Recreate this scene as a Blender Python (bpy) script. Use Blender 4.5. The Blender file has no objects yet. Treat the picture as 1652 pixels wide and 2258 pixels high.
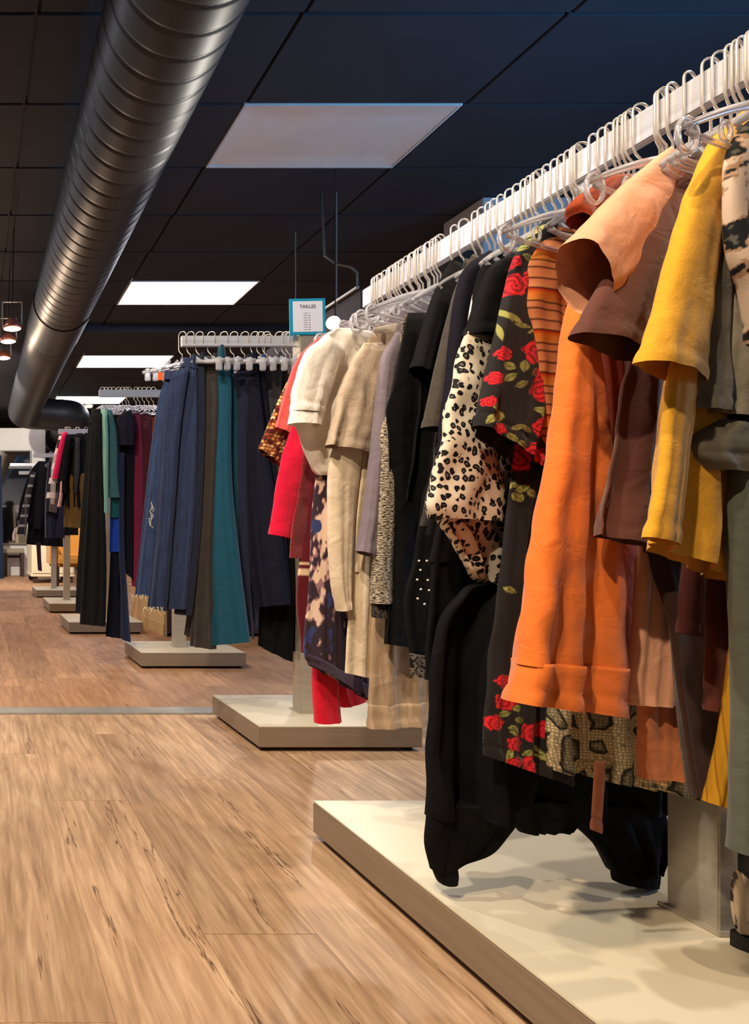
import bpy, bmesh, math, random
import numpy as np
from mathutils import Vector

# ------------------------------------------------------------------ camera, world, lights, exposure
F, X0, Y0, CH = 1500.0, -50.0, 1185.0, 0.70     # focal px, principal point px, camera height (photo taken as 1652 x 2258)
scene = bpy.context.scene
COL = scene.collection
cd = bpy.data.cameras.new('camera'); cam = bpy.data.objects.new('camera', cd); COL.objects.link(cam)
cam.location = (0, 0, CH); cam.rotation_euler = (math.pi/2, 0, 0)
cd.sensor_fit = 'HORIZONTAL'; cd.sensor_width = 36; cd.lens = 36*F/1652
cd.shift_x = (826-X0)/1652; cd.shift_y = (Y0-1129)/1652; cd.clip_start = 0.02
scene.camera = cam
w = bpy.data.worlds.new('world'); scene.world = w; w.use_nodes = True
w.node_tree.nodes['Background'].inputs[0].default_value = (0.9, 0.92, 1.0, 1)
w.node_tree.nodes['Background'].inputs[1].default_value = 0.03
vs = scene.view_settings
vs.view_transform = 'Standard'; vs.look = 'None'; vs.gamma = 1; vs.use_curve_mapping = False
vs.exposure = 0.75

def spot(name, loc, target, power, col, ang=70, blend=0.5, size=0.04):
    l = bpy.data.lights.new(name, 'SPOT'); l.energy = power; l.color = col
    l.spot_size = math.radians(ang); l.spot_blend = blend; l.shadow_soft_size = size
    o = bpy.data.objects.new(name, l); COL.objects.link(o); o.location = loc
    o.rotation_euler = (Vector(target)-Vector(loc)).to_track_quat('-Z', 'Y').to_euler()
    return o
WARM = (1.0, 0.80, 0.58)
NEUT = (1.0, 0.93, 0.84)
spot('track_spot_light', (-0.9, -0.3, 2.85), (0.85, 1.0, 0.9), 150, WARM, 75)
spot('track_spot_light', (-0.5, 0.9, 2.9), (0.75, 1.6, 0.85), 95, NEUT, 70)
spot('track_spot_light', (-0.3, 0.2, 2.9), (0.25, 1.1, 0.0), 70, WARM, 80)
spot('track_spot_light', (2.7, 1.25, 2.9), (0.95, 0.95, 0.08), 90, WARM, 60)
spot('track_spot_light', (-0.6, 2.2, 2.9), (0.8, 2.6, 0.7), 70, NEUT, 80)
spot('track_spot_light', (-0.5, 3.6, 2.9), (0.5, 4.6, 0.2), 75, WARM, 85)
spot('track_spot_light', (-0.3, 7.5, 2.9), (0.6, 11.5, 1.0), 420, NEUT, 80)
def area(name, loc, target, sx, sy, power, col):
    l = bpy.data.lights.new(name, 'AREA'); l.shape = 'RECTANGLE'; l.size = sx; l.size_y = sy; l.energy = power; l.color = col
    o = bpy.data.objects.new(name, l); COL.objects.link(o); o.location = loc
    o.rotation_euler = (Vector(target)-Vector(loc)).to_track_quat('-Z', 'Y').to_euler()
    return o
area('window_daylight', (6.05, 1.2, 1.75), (2.8, 3.4, 2.6), 2.4, 1.5, 70, (0.35, 0.6, 1.0))
spot('added_blue_spot', (3.3, 1.3, 1.75), (2.6, 2.3, 3.06), 150, (0.05, 0.42, 1.0), 120, 1.0, 0.08)  # blue spot added out of view to tint the ceiling, not a known shop lamp

# ------------------------------------------------------------------ helpers
def lin(c):
    return tuple(((v/255)/12.92 if v/255 <= 0.04045 else ((v/255+0.055)/1.055)**2.4) for v in c[:3])
def P(x, y, z):                                  # a pixel at distance z
    return Vector(((x-X0)*z/F, z, CH+(Y0-y)*z/F))
def tag(o, label=None, cat=None, group=None, kind=None):
    if label: o['label'] = label
    if cat: o['category'] = cat
    if group: o['group'] = group
    if kind: o['kind'] = kind
    return o
def empty(name, loc, label=None, cat=None, group=None):
    o = bpy.data.objects.new(name, None); COL.objects.link(o); o.location = loc; o.empty_display_size = 0.05
    return tag(o, label, cat, group)
def link(name, me, mat=None, parent=None, loc=None):
    o = bpy.data.objects.new(name, me); COL.objects.link(o)
    if mat is not None and not me.materials: me.materials.append(mat)
    if parent: o.parent = parent
    if loc is not None: o.location = loc
    return o
def mesh_of(name, bm, smooth=False):
    me = bpy.data.meshes.new(name); bmesh.ops.recalc_face_normals(bm, faces=bm.faces[:]); bm.to_mesh(me); bm.free()
    if smooth:
        for p in me.polygons: p.use_smooth = True
    return me
def box(bm, x0, x1, y0, y1, z0, z1, bev=0.0):
    r = bmesh.ops.create_cube(bm, size=1)
    for v in r['verts']:
        v.co = Vector((x0+(v.co.x+.5)*(x1-x0), y0+(v.co.y+.5)*(y1-y0), z0+(v.co.z+.5)*(z1-z0)))
    if bev:
        es = list({e for v in r['verts'] for e in v.link_edges})
        bmesh.ops.bevel(bm, geom=es, offset=bev, segments=2, affect='EDGES')
def boxmesh(name, dims, bev=0.0):
    bm = bmesh.new(); box(bm, *dims, bev=bev); return mesh_of(name, bm)
def sweep(bm, pts, r, n=8, closed=False, flat=1.0):
    pts = [Vector(p) for p in pts]; m = len(pts); rings = []
    rr = r if isinstance(r, (list, tuple)) else [r]*m
    prev = None
    for i, p in enumerate(pts):
        a = pts[(i-1) % m] if (closed or i > 0) else p
        b = pts[(i+1) % m] if (closed or i < m-1) else p
        d = (b-a).normalized()
        if prev is None:
            up = Vector((0, 0, 1)) if abs(d.z) < 0.9 else Vector((0, 1, 0))
            s = d.cross(up).normalized()
        else:
            s = (prev-d*prev.dot(d)).normalized()
        prev = s; t = s.cross(d)
        rings.append([bm.verts.new(p+(s*math.cos(2*math.pi*k/n)+t*math.sin(2*math.pi*k/n)*flat)*rr[i]) for k in range(n)])
    for i in range(m if closed else m-1):
        A, B = rings[i], rings[(i+1) % m]
        for k in range(n):
            bm.faces.new((A[k], A[(k+1) % n], B[(k+1) % n], B[k]))
    if not closed:
        bm.faces.new(rings[0]); bm.faces.new(rings[-1][::-1])
def cyl(bm, c, r, z0, z1, n=20, r2=None):
    sweep(bm, [(c[0], c[1], z0), (c[0], c[1], z1)], [r, r if r2 is None else r2], n)

# ------------------------------------------------------------------ materials (all procedural)
def newmat(name):
    m = bpy.data.materials.new(name); m.use_nodes = True
    nt = m.node_tree; b = nt.nodes['Principled BSDF']
    return m, nt, b
def N(nt, t, **kw):
    n = nt.nodes.new(t)
    for k, v in kw.items():
        if k.startswith('i_'): n.inputs[k[2:].replace('_', ' ')].default_value = v
        else: setattr(n, k, v)
    return n
def ramp(nt, stops, interp='LINEAR'):
    r = nt.nodes.new('ShaderNodeValToRGB'); r.color_ramp.interpolation = interp
    e = r.color_ramp.elements
    while len(e) < len(stops): e.new(0.5)
    for q, (p, c) in zip(e, stops):
        q.position = p; q.color = (*lin(c), 1) if max(c) > 2 else (*c[:3], 1)
    return r
def plain(name, c, rough=0.5, metal=0.0, noise=0.06, nscale=6, bump=0.0):
    m, nt, b = newmat(name)
    b.inputs['Roughness'].default_value = rough; b.inputs['Metallic'].default_value = metal
    tc = N(nt, 'ShaderNodeTexCoord'); nz = N(nt, 'ShaderNodeTexNoise', i_Scale=nscale, i_Detail=5.0)
    nt.links.new(tc.outputs['Object'], nz.inputs['Vector'])
    c = lin(c)
    r = ramp(nt, [(0.3, tuple(v*(1-noise) for v in c)), (0.7, tuple(min(1, v*(1+noise)) for v in c))])
    nt.links.new(nz.outputs['Fac'], r.inputs['Fac']); nt.links.new(r.outputs['Color'], b.inputs['Base Color'])
    if bump:
        bp = N(nt, 'ShaderNodeBump', i_Strength=bump, i_Distance=0.002); nz2 = N(nt, 'ShaderNodeTexNoise', i_Scale=nscale*30, i_Detail=3.0)
        nt.links.new(tc.outputs['Object'], nz2.inputs['Vector'])
        nt.links.new(nz2.outputs['Fac'], bp.inputs['Height']); nt.links.new(bp.outputs['Normal'], b.inputs['Normal'])
    return m
def emis(name, c, s):
    m, nt, b = newmat(name)
    b.inputs['Base Color'].default_value = (*lin(c), 1)
    b.inputs['Emission Color'].default_value = (*lin(c), 1); b.inputs['Emission Strength'].default_value = s
    return m
_fab = {}
def fab(c, rough=0.85, var=0.10, weave=900.0, bump=0.25, sheen=0.15, spec=0.25, streak=False):
    """woven cloth: base colour with soft mottling and a fine weave"""
    key = (c, rough, var, weave, bump, sheen, streak)
    if key in _fab: return _fab[key]
    m, nt, b = newmat('cloth_%d_%d_%d' % c)
    b.inputs['Roughness'].default_value = rough; b.inputs['Sheen Weight'].default_value = sheen
    b.inputs['Sheen Roughness'].default_value = 0.5; b.inputs['Specular IOR Level'].default_value = spec
    uv = N(nt, 'ShaderNodeUVMap'); mp = N(nt, 'ShaderNodeMapping')
    mp.inputs['Scale'].default_value = (1, 0.08, 1) if streak else (1, 1, 1)
    nt.links.new(uv.outputs['UV'], mp.inputs['Vector'])
    nz = N(nt, 'ShaderNodeTexNoise', i_Scale=140.0 if streak else 60.0, i_Detail=6.0, i_Roughness=0.7)
    nt.links.new(mp.outputs['Vector'], nz.inputs['Vector'])
    l = lin(c)
    if max(c) < 40: b.inputs['Sheen Weight'].default_value = 0.0; b.inputs['Specular IOR Level'].default_value = 0.12
    r = ramp(nt, [(0.3, tuple(v*(1-var) for v in l)), (0.7, tuple(min(1, v*(1+var)+var*0.004) for v in l))])
    nt.links.new(nz.outputs['Fac'], r.inputs['Fac']); nt.links.new(r.outputs['Color'], b.inputs['Base Color'])
    n2 = N(nt, 'ShaderNodeTexNoise', i_Scale=weave, i_Detail=2.0)
    nt.links.new(uv.outputs['UV'], n2.inputs['Vector'])
    bp = N(nt, 'ShaderNodeBump', i_Strength=bump, i_Distance=0.0015)
    n3 = N(nt, 'ShaderNodeTexNoise', i_Scale=22.0, i_Detail=3.0, i_Distortion=0.6); nt.links.new(uv.outputs['UV'], n3.inputs['Vector'])
    b3 = N(nt, 'ShaderNodeBump', i_Strength=0.35, i_Distance=0.012); nt.links.new(n3.outputs['Fac'], b3.inputs['Height']); nt.links.new(b3.outputs['Normal'], bp.inputs['Normal'])
    nt.links.new(n2.outputs['Fac'], bp.inputs['Height']); nt.links.new(bp.outputs['Normal'], b.inputs['Normal'])
    _fab[key] = m
    return m
def printed(name, rough=0.8):
    """cloth whose print is stored as a colour attribute of the mesh"""
    m, nt, b = newmat(name)
    b.inputs['Roughness'].default_value = rough; b.inputs['Sheen Weight'].default_value = 0.1; b.inputs['Specular IOR Level'].default_value = 0.25
    at = N(nt, 'ShaderNodeAttribute', attribute_name='print')
    nt.links.new(at.outputs['Color'], b.inputs['Base Color'])
    uv = N(nt, 'ShaderNodeUVMap'); n2 = N(nt, 'ShaderNodeTexNoise', i_Scale=700.0)
    bp = N(nt, 'ShaderNodeBump', i_Strength=0.2, i_Distance=0.001)
    nt.links.new(uv.outputs['UV'], n2.inputs['Vector']); nt.links.new(n2.outputs['Fac'], bp.inputs['Height']); nt.links.new(bp.outputs['Normal'], b.inputs['Normal'])
    return m
def uvnodes(nt, sx, sy, distort=0.0, dscale=20):
    uv = N(nt, 'ShaderNodeUVMap'); mp = N(nt, 'ShaderNodeMapping'); mp.inputs['Scale'].default_value = (sx, sy, 1)
    nt.links.new(uv.outputs['UV'], mp.inputs['Vector'])
    if not distort: return mp.outputs['Vector']
    nz = N(nt, 'ShaderNodeTexNoise', i_Scale=dscale, i_Detail=2.0); nt.links.new(uv.outputs['UV'], nz.inputs['Vector'])
    ma = N(nt, 'ShaderNodeVectorMath', operation='MULTIPLY_ADD'); ma.inputs[1].default_value = (distort,)*3
    nt.links.new(nz.outputs['Color'], ma.inputs[0]); nt.links.new(mp.outputs['Vector'], ma.inputs[2])
    return ma.outputs['Vector']
def leopard_mat():
    m, nt, b = newmat('leopard_print'); b.inputs['Roughness'].default_value = 0.75; b.inputs['Specular IOR Level'].default_value = 0.25
    v = uvnodes(nt, 84, 72, 0.9, 70)
    vo = N(nt, 'ShaderNodeTexVoronoi', feature='F1', i_Scale=1.0, i_Randomness=0.85); nt.links.new(v, vo.inputs['Vector'])
    nz = N(nt, 'ShaderNodeTexNoise', i_Scale=1.8, i_Detail=2.0); nt.links.new(v, nz.inputs['Vector'])
    ad = N(nt, 'ShaderNodeMath', operation='MULTIPLY_ADD'); ad.inputs[1].default_value = 0.32
    nt.links.new(nz.outputs['Fac'], ad.inputs[0]); nt.links.new(vo.outputs['Distance'], ad.inputs[2])
    r = ramp(nt, [(0.0, (120, 112, 92)), (0.30, (96, 88, 78)), (0.36, (16, 13, 20)), (0.555, (14, 11, 18)), (0.595, (220, 206, 182)), (1.0, (230, 216, 194))])
    nt.links.new(ad.outputs[0], r.inputs['Fac']); nt.links.new(r.outputs['Color'], b.inputs['Base Color'])
    return m
def snake_mat():
    m, nt, b = newmat('snake_print'); b.inputs['Roughness'].default_value = 0.7; b.inputs['Specular IOR Level'].default_value = 0.25
    v = uvnodes(nt, 200, 200, 0.8, 30)
    sc = N(nt, 'ShaderNodeTexVoronoi', feature='DISTANCE_TO_EDGE', i_Scale=1.0, i_Randomness=0.35); nt.links.new(v, sc.inputs['Vector'])
    big = uvnodes(nt, 24, 17, 0.6, 18)
    bg = N(nt, 'ShaderNodeTexVoronoi', feature='DISTANCE_TO_EDGE', i_Scale=1.0); nt.links.new(big, bg.inputs['Vector'])
    r1 = ramp(nt, [(0.0, (205, 185, 140)), (0.10, (205, 185, 140)), (0.13, (40, 34, 34)), (0.17, (60, 54, 46)), (0.24, (158, 146, 114)), (0.6, (118, 110, 90))])
    nt.links.new(bg.outputs['Distance'], r1.inputs['Fac'])
    r2 = ramp(nt, [(0.0, (0.25, 0.24, 0.22)), (0.12, (0.4, 0.38, 0.34)), (0.22, (1, 1, 1))]); nt.links.new(sc.outputs['Distance'], r2.inputs['Fac'])
    mx = N(nt, 'ShaderNodeMix', data_type='RGBA', blend_type='MULTIPLY'); mx.inputs['Factor'].default_value = 0.85
    nt.links.new(r1.outputs['Color'], mx.inputs['A']); nt.links.new(r2.outputs['Color'], mx.inputs['B'])
    nt.links.new(mx.outputs['Result'], b.inputs['Base Color'])
    return m
def bands_mat(name, stops, scale, distort=0.0, dscale=20, horiz=True, rough=0.85):
    """repeating bands across the cloth (v when horiz, u otherwise)"""
    m, nt, b = newmat(name); b.inputs['Roughness'].default_value = rough; b.inputs['Specular IOR Level'].default_value = 0.2
    v = uvnodes(nt, scale, scale, distort, dscale)
    sp = N(nt, 'ShaderNodeSeparateXYZ'); nt.links.new(v, sp.inputs[0])
    fr = N(nt, 'ShaderNodeMath', operation='FRACT'); nt.links.new(sp.outputs['Y' if horiz else 'X'], fr.inputs[0])
    r = ramp(nt, stops); nt.links.new(fr.outputs[0], r.inputs['Fac']); nt.links.new(r.outputs['Color'], b.inputs['Base Color'])
    bp = N(nt, 'ShaderNodeBump', i_Strength=0.5, i_Distance=0.002); nt.links.new(fr.outputs[0], bp.inputs['Height'])
    return m
def tweed_mat(name, a, bcol, sx=130, sy=420):
    m, nt, b = newmat(name); b.inputs['Roughness'].default_value = 0.95; b.inputs['Specular IOR Level'].default_value = 0.15
    v = uvnodes(nt, sx, sy, 0.0); nz = N(nt, 'ShaderNodeTexNoise', i_Scale=1.0, i_Detail=3.0, i_Roughness=0.75); nt.links.new(v, nz.inputs['Vector'])
    r = ramp(nt, [(0.44, a), (0.54, bcol)]); nt.links.new(nz.outputs['Fac'], r.inputs['Fac']); nt.links.new(r.outputs['Color'], b.inputs['Base Color'])
    bp = N(nt, 'ShaderNodeBump', i_Strength=0.6, i_Distance=0.004); nt.links.new(nz.outputs['Fac'], bp.inputs['Height']); nt.links.new(bp.outputs['Normal'], b.inputs['Normal'])
    return m
def plaid_mat(name, base, ca, cb, s=22.0, wd=0.30):
    m, nt, b = newmat(name); b.inputs['Roughness'].default_value = 0.9
    v = uvnodes(nt, s, s); sp = N(nt, 'ShaderNodeSeparateXYZ'); nt.links.new(v, sp.inputs[0])
    outs = []
    for ax in 'XY':
        fr = N(nt, 'ShaderNodeMath', operation='FRACT'); nt.links.new(sp.outputs[ax], fr.inputs[0])
        lt = N(nt, 'ShaderNodeMath', operation='LESS_THAN'); lt.inputs[1].default_value = wd; nt.links.new(fr.outputs[0], lt.inputs[0]); outs.append(lt)
    m1 = N(nt, 'ShaderNodeMix', data_type='RGBA'); m1.inputs['A'].default_value = (*lin(base), 1); m1.inputs['B'].default_value = (*lin(ca), 1)
    nt.links.new(outs[1].outputs[0], m1.inputs['Factor'])
    m2 = N(nt, 'ShaderNodeMix', data_type='RGBA'); m2.inputs['B'].default_value = (*lin(cb), 1)
    mu = N(nt, 'ShaderNodeMath', operation='MULTIPLY'); mu.inputs[1].default_value = 0.6; nt.links.new(outs[0].outputs[0], mu.inputs[0])
    nt.links.new(m1.outputs['Result'], m2.inputs['A']); nt.links.new(mu.outputs[0], m2.inputs['Factor'])
    nt.links.new(m2.outputs['Result'], b.inputs['Base Color'])
    return m
def plank_mat(name, c1, c2, c3, crack, warm=0.0):
    m, nt, b = newmat(name); b.inputs['Roughness'].default_value = 0.5; b.inputs['Specular IOR Level'].default_value = 0.28
    oi = N(nt, 'ShaderNodeObjectInfo'); tc = N(nt, 'ShaderNodeTexCoord')
    ad = N(nt, 'ShaderNodeVectorMath', operation='MULTIPLY_ADD'); ad.inputs[1].default_value = (17, 31, 5)
    nt.links.new(oi.outputs['Random'], ad.inputs[0]); nt.links.new(tc.outputs['Object'], ad.inputs[2])
    def stretched(sx, sy, det, dist=0.0):
        mp = N(nt, 'ShaderNodeMapping'); mp.inputs['Scale'].default_value = (sx, sy, 1); nt.links.new(ad.outputs[0], mp.inputs['Vector'])
        nz = N(nt, 'ShaderNodeTexNoise', i_Scale=1.0, i_Detail=det, i_Roughness=0.62, i_Distortion=dist); nt.links.new(mp.outputs['Vector'], nz.inputs['Vector']); return nz
    g = stretched(60, 4.5, 9.0, 0.5); big = stretched(9, 1.8, 5.0, 0.6); ck = stretched(13, 0.9, 5.0, 0.15)
    r1 = ramp(nt, [(0.25, c1), (0.5, c2), (0.75, c3)]); nt.links.new(g.outputs['Fac'], r1.inputs['Fac'])
    r2 = ramp(nt, [(0.28, (0.62, 0.56, 0.48)), (0.5, (0.98, 0.96, 0.92)), (0.72, (1.16, 1.14, 1.10))]); nt.links.new(big.outputs['Fac'], r2.inputs['Fac'])
    mx = N(nt, 'ShaderNodeMix', data_type='RGBA', blend_type='MULTIPLY'); mx.inputs['Factor'].default_value = 0.8
    nt.links.new(r1.outputs['Color'], mx.inputs['A']); nt.links.new(r2.outputs['Color'], mx.inputs['B'])
    sb = N(nt, 'ShaderNodeMath', operation='SUBTRACT'); sb.inputs[1].default_value = 0.365; nt.links.new(ck.outputs['Fac'], sb.inputs[0])
    ab = N(nt, 'ShaderNodeMath', operation='ABSOLUTE'); nt.links.new(sb.outputs[0], ab.inputs[0])
    r3 = ramp(nt, [(0.0, (1, 1, 1)), (0.004, (0.5, 0.5, 0.5)), (0.012, (0, 0, 0))]); nt.links.new(ab.outputs[0], r3.inputs['Fac'])
    m2 = N(nt, 'ShaderNodeMix', data_type='RGBA'); m2.inputs['B'].default_value = (*lin(crack), 1)
    nt.links.new(mx.outputs['Result'], m2.inputs['A']); nt.links.new(r3.outputs['Color'], m2.inputs['Factor'])
    rr = ramp(nt, [(0.0, (0.86, 0.84, 0.82)), (1.0, (1.08, 1.07, 1.05))]); nt.links.new(oi.outputs['Random'], rr.inputs['Fac'])
    m3 = N(nt, 'ShaderNodeMix', data_type='RGBA', blend_type='MULTIPLY'); m3.inputs['Factor'].default_value = 1.0
    nt.links.new(m2.outputs['Result'], m3.inputs['A']); nt.links.new(rr.outputs['Color'], m3.inputs['B'])
    nt.links.new(m3.outputs['Result'], b.inputs['Base Color'])
    bp = N(nt, 'ShaderNodeBump', i_Strength=0.12, i_Distance=0.002); nt.links.new(g.outputs['Fac'], bp.inputs['Height']); nt.links.new(bp.outputs['Normal'], b.inputs['Normal'])
    return m
def brushed(name, c, rough=0.35, metal=0.8):
    m, nt, b = newmat(name); b.inputs['Roughness'].default_value = rough; b.inputs['Metallic'].default_value = metal
    tc = N(nt, 'ShaderNodeTexCoord'); mp = N(nt, 'ShaderNodeMapping'); mp.inputs['Scale'].default_value = (3, 3, 90)
    nt.links.new(tc.outputs['Object'], mp.inputs['Vector'])
    nz = N(nt, 'ShaderNodeTexNoise', i_Scale=1.0, i_Detail=4.0); nt.links.new(mp.outputs['Vector'], nz.inputs['Vector'])
    l = lin(c); r = ramp(nt, [(0.3, tuple(v*.88 for v in l)), (0.7, tuple(min(1, v*1.08) for v in l))])
    nt.links.new(nz.outputs['Fac'], r.inputs['Fac']); nt.links.new(r.outputs['Color'], b.inputs['Base Color'])
    return m
def clear_plastic():
    m, nt, b = newmat('clear_plastic')
    b.inputs['Base Color'].default_value = (0.95, 0.95, 0.99, 1); b.inputs['Roughness'].default_value = 0.12
    b.inputs['IOR'].default_value = 1.45; b.inputs['Transmission Weight'].default_value = 0.74
    b.inputs['Specular IOR Level'].default_value = 0.8
    return m

M_CEIL = plain('ceiling_tile_black', (46, 46, 50), 0.8, noise=0.12, nscale=3, bump=0.3)
M_GRID = plain('ceiling_grid_black', (26, 26, 29), 0.7)
M_DUCT = plain('duct_dark_metal', (50, 51, 53), 0.46, 0.25, noise=0.08, nscale=4)
M_WHITEBOARD = plain('base_white_laminate', (206, 194, 166), 0.35, noise=0.02)
M_BASESIDE = brushed('base_brushed_steel', (150, 132, 110), 0.45, 0.35)
M_STEEL = brushed('brushed_steel', (188, 178, 160), 0.38, 0.5)
M_RAIL = brushed('rail_chrome', (222, 222, 226), 0.28, 0.35)
M_HOOK = plain('hook_wire', (214, 206, 196), 0.3, 0.45)
M_CLEAR = clear_plastic()
M_WALLW = plain('wall_white_paint', (222, 216, 206), 0.8, noise=0.03)
M_WALLD = plain('wall_dark_paint', (52, 44, 40), 0.85, noise=0.1)
M_DARKWOOD = plain('dark_brown_wood', (62, 36, 24), 0.6, noise=0.2, nscale=12)
M_PLY = plain('plywood_pale', (206, 168, 112), 0.6, noise=0.1, nscale=5)
M_CREAM = plain('cream_laminate', (226, 212, 176), 0.5, noise=0.03)
M_BLACK = plain('matt_black', (14, 14, 15), 0.6)
M_RUBBER = plain('black_rubber_foot', (20, 20, 20), 0.8)

# ------------------------------------------------------------------ floor: planks near, smaller planks beyond the metal strip
H_CEIL = 3.063
random.seed(3)
floor = link('floor', boxmesh('floor', (-4, 6.2, -2.5, 16, -0.06, -0.006)), plain('floor_screed', (92, 68, 46), 0.8))
tag(floor, kind='structure')
M_PL1 = plank_mat('oak_vinyl_plank', (132, 104, 80), (176, 142, 110), (204, 174, 142), (86, 60, 44))
M_PL2 = plank_mat('brown_vinyl_plank', (140, 102, 74), (170, 128, 94), (188, 148, 112), (110, 78, 56))
def planks(mat, wd, ln, xa, xb, ya, yb):
    me = boxmesh('plank', (-wd/2+.0003, wd/2-.0003, -ln/2+.0003, ln/2-.0003, -0.006, 0.0), 0.0005)
    cache = {}
    k = 0; x = xa
    while x < xb-1e-6:
        off = (0.0, 0.36, 0.68, 0.18, 0.55)[k % 5]*ln
        y = ya-off
        while y < yb:
            a, b = max(y, ya), min(y+ln, yb)
            if b-a > 0.05:
                key = round(b-a, 3)
                if abs(key-ln) < 2e-3: mm = me
                else:
                    if key not in cache:
                        cache[key] = boxmesh('plank', (-wd/2+.0003, wd/2-.0003, -key/2+.0003, key/2-.0003, -0.006, 0.0), 0.0005)
                    mm = cache[key]
                link('plank', mm, mat, floor, (x+wd/2, (a+b)/2, 0.0))
            y += ln
        x += wd; k += 1
planks(M_PL1, 0.20, 1.22, -1.2, 3.4, 0.2, 2.69)
planks(M_PL2, 0.20, 0.92, -0.8, 3.4, 2.79, 7.4)
far = link('floor_covering', boxmesh('floor_covering', (-4, 6.2, 7.4, 16, -0.006, 0.0)), M_PL2, floor)
strip = link('trim_1', boxmesh('trim_1', (-1.6, 4.5, 2.692, 2.788, -0.004, 0.005), 0.003), plain('threshold_aluminium', (178, 176, 168), 0.35, 0.6, noise=0.12, nscale=14))
tag(strip, kind='structure')

# ------------------------------------------------------------------ walls
for nm, d, m in (('wall_back', (-4, 6.2, 15.0, 15.2, 0, 3.2), M_WALLD), ('wall_left', (-4.2, -4, -2.5, 15.2, 0, 3.2), M_WALLW),
                 ('wall_right', (6.2, 6.4, -2.5, 15.2, 0, 3.2), M_WALLD), ('wall_front', (-4.2, 6.4, -2.7, -2.5, 0, 3.2), M_WALLW)):
    tag(link(nm, boxmesh(nm, d), m), kind='structure')

wn = empty('window_1', (6.2, 1.2, 1.0)); tag(wn, kind='structure')
bm = bmesh.new()
for d in ((-1.25, 1.25, 0, .06), (-1.25, 1.25, 1.44, 1.5), (-1.25, -1.19, .06, 1.44), (1.19, 1.25, .06, 1.44), (-.03, .03, .06, 1.44)): box(bm, -.06, 0.0, d[0], d[1], d[2], d[3])
link('window_frame', mesh_of('window_frame', bm), M_WALLW, wn)
link('pane', boxmesh('pane', (-.02, -.01, -1.2, 1.2, .05, 1.45)), emis('daylight_pane', (90, 150, 230), 1.5), wn)
# ------------------------------------------------------------------ ceiling: tiles in a dark grid
ceil = link('ceiling', boxmesh('ceiling', (-4, 6.2, -2.5, 15, H_CEIL+.022, H_CEIL+.1)), M_GRID)
tag(ceil, kind='structure')
TX0, TY0, TW, TD = 1.455, 3.71, 1.2, 0.64
ROT = math.radians(1.0)
def cg(ix, iy):                                   # grid corner -> world
    x, y = ix*TW, iy*TD
    return TX0+x*math.cos(ROT)-y*math.sin(ROT)*1.0, TY0+x*math.sin(ROT)*0+y
LIGHTS = {(0, 0): 'off', (0, 4): 'on', (0, 8): 'on', (0, 12): 'on', (-3, 1): 'on', (-3, 5): 'on', (-3, 9): 'on', (-3, 13): 'on', (3, 7): 'on', (3, 11): 'on'}
tile_me = boxmesh('ceiling_tile', (0.006, TW-.006, 0.006, TD-.006, 0.0, 0.016), 0.004)
for ix in range(-3, 4):
    for iy in range(-4, 16):
        if (ix, iy) in LIGHTS: continue
        x, y = cg(ix, iy)
        t = link('ceiling_tile', tile_me, M_CEIL, ceil, (x, y, H_CEIL + (0.003 if (ix*7+iy*5) % 9 == 0 else 0.0)))
M_FRAME = plain('light_frame_white', (226, 218, 206), 0.5)
M_PANELOFF = plain('diffuser_unlit', (252, 230, 208), 0.45, noise=0.05, nscale=3)
M_PANELON = emis('diffuser_lit', (244, 242, 255), 9.0)
for (ix, iy), st in LIGHTS.items():
    x, y = cg(ix, iy)
    lab = {(0, 0): 'unlit ceiling light panel with wrinkled beige diffuser above the clothes', (0, 4): 'nearest glowing white ceiling light panel beside the duct',
           (0, 8): 'second glowing ceiling light panel from the front', (0, 12): 'farthest glowing ceiling light panel above the back racks'}.get((ix, iy), '%s glowing ceiling light panel of the row %s' % ({1: 'nearest', 5: 'second', 9: 'third', 13: 'farthest', 7: 'nearer', 11: 'farther'}.get(iy, ''), 'along the left wall' if ix < 0 else 'along the right wall'))
    e = empty('ceiling_light', (x, y, H_CEIL), lab, 'ceiling light', 'ceiling light panels')
    bm = bmesh.new()
    for d in ((0, TW, 0, .022), (0, TW, TD-.022, TD), (0, .022, .022, TD-.022), (TW-.022, TW, .022, TD-.022)):
        box(bm, d[0]+.004, d[1]-.004, d[2]+.004, d[3]-.004, -0.004, 0.016)
    link('frame', mesh_of('frame', bm), M_FRAME, e)
    n = 24; vs_, fs = [], []
    for j in range(n+1):
        for i in range(n+1):
            u, v = i/n, j/n
            dz = 0.0
            if st == 'off':
                ed = min(u, 1-u, v*.5, (1-v)*.5)
                dz = 0.012*min(1, ed/.08) + 0.006*math.exp(-((u-.22)**2/.004+(v-.25)**2/.03)) - 0.006*math.sin(9*u+4*v)*min(1, ed/.2)*.4
                dz += 0.01*max(0, 1-(u/.15+(1-v)/.3))
            vs_.append((.02+u*(TW-.04), .02+v*(TD-.04), dz)); 
    for j in range(n):
        for i in range(n):
            a = j*(n+1)+i; fs.append((a, a+n+1, a+n+2, a+1))
    me = bpy.data.meshes.new('diffuser'); me.from_pydata(vs_, [], fs)
    for p_ in me.polygons: p_.use_smooth = True
    link('diffuser', me, M_PANELOFF if st == 'off' else M_PANELON, e)

# dark dropped beam across the ceiling beyond the second light
tag(link('trim_2', boxmesh('trim_2', (1.12, 6.2, 7.55, 8.3, 2.98, H_CEIL-.001), 0.006), M_CEIL), kind='structure')
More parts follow.
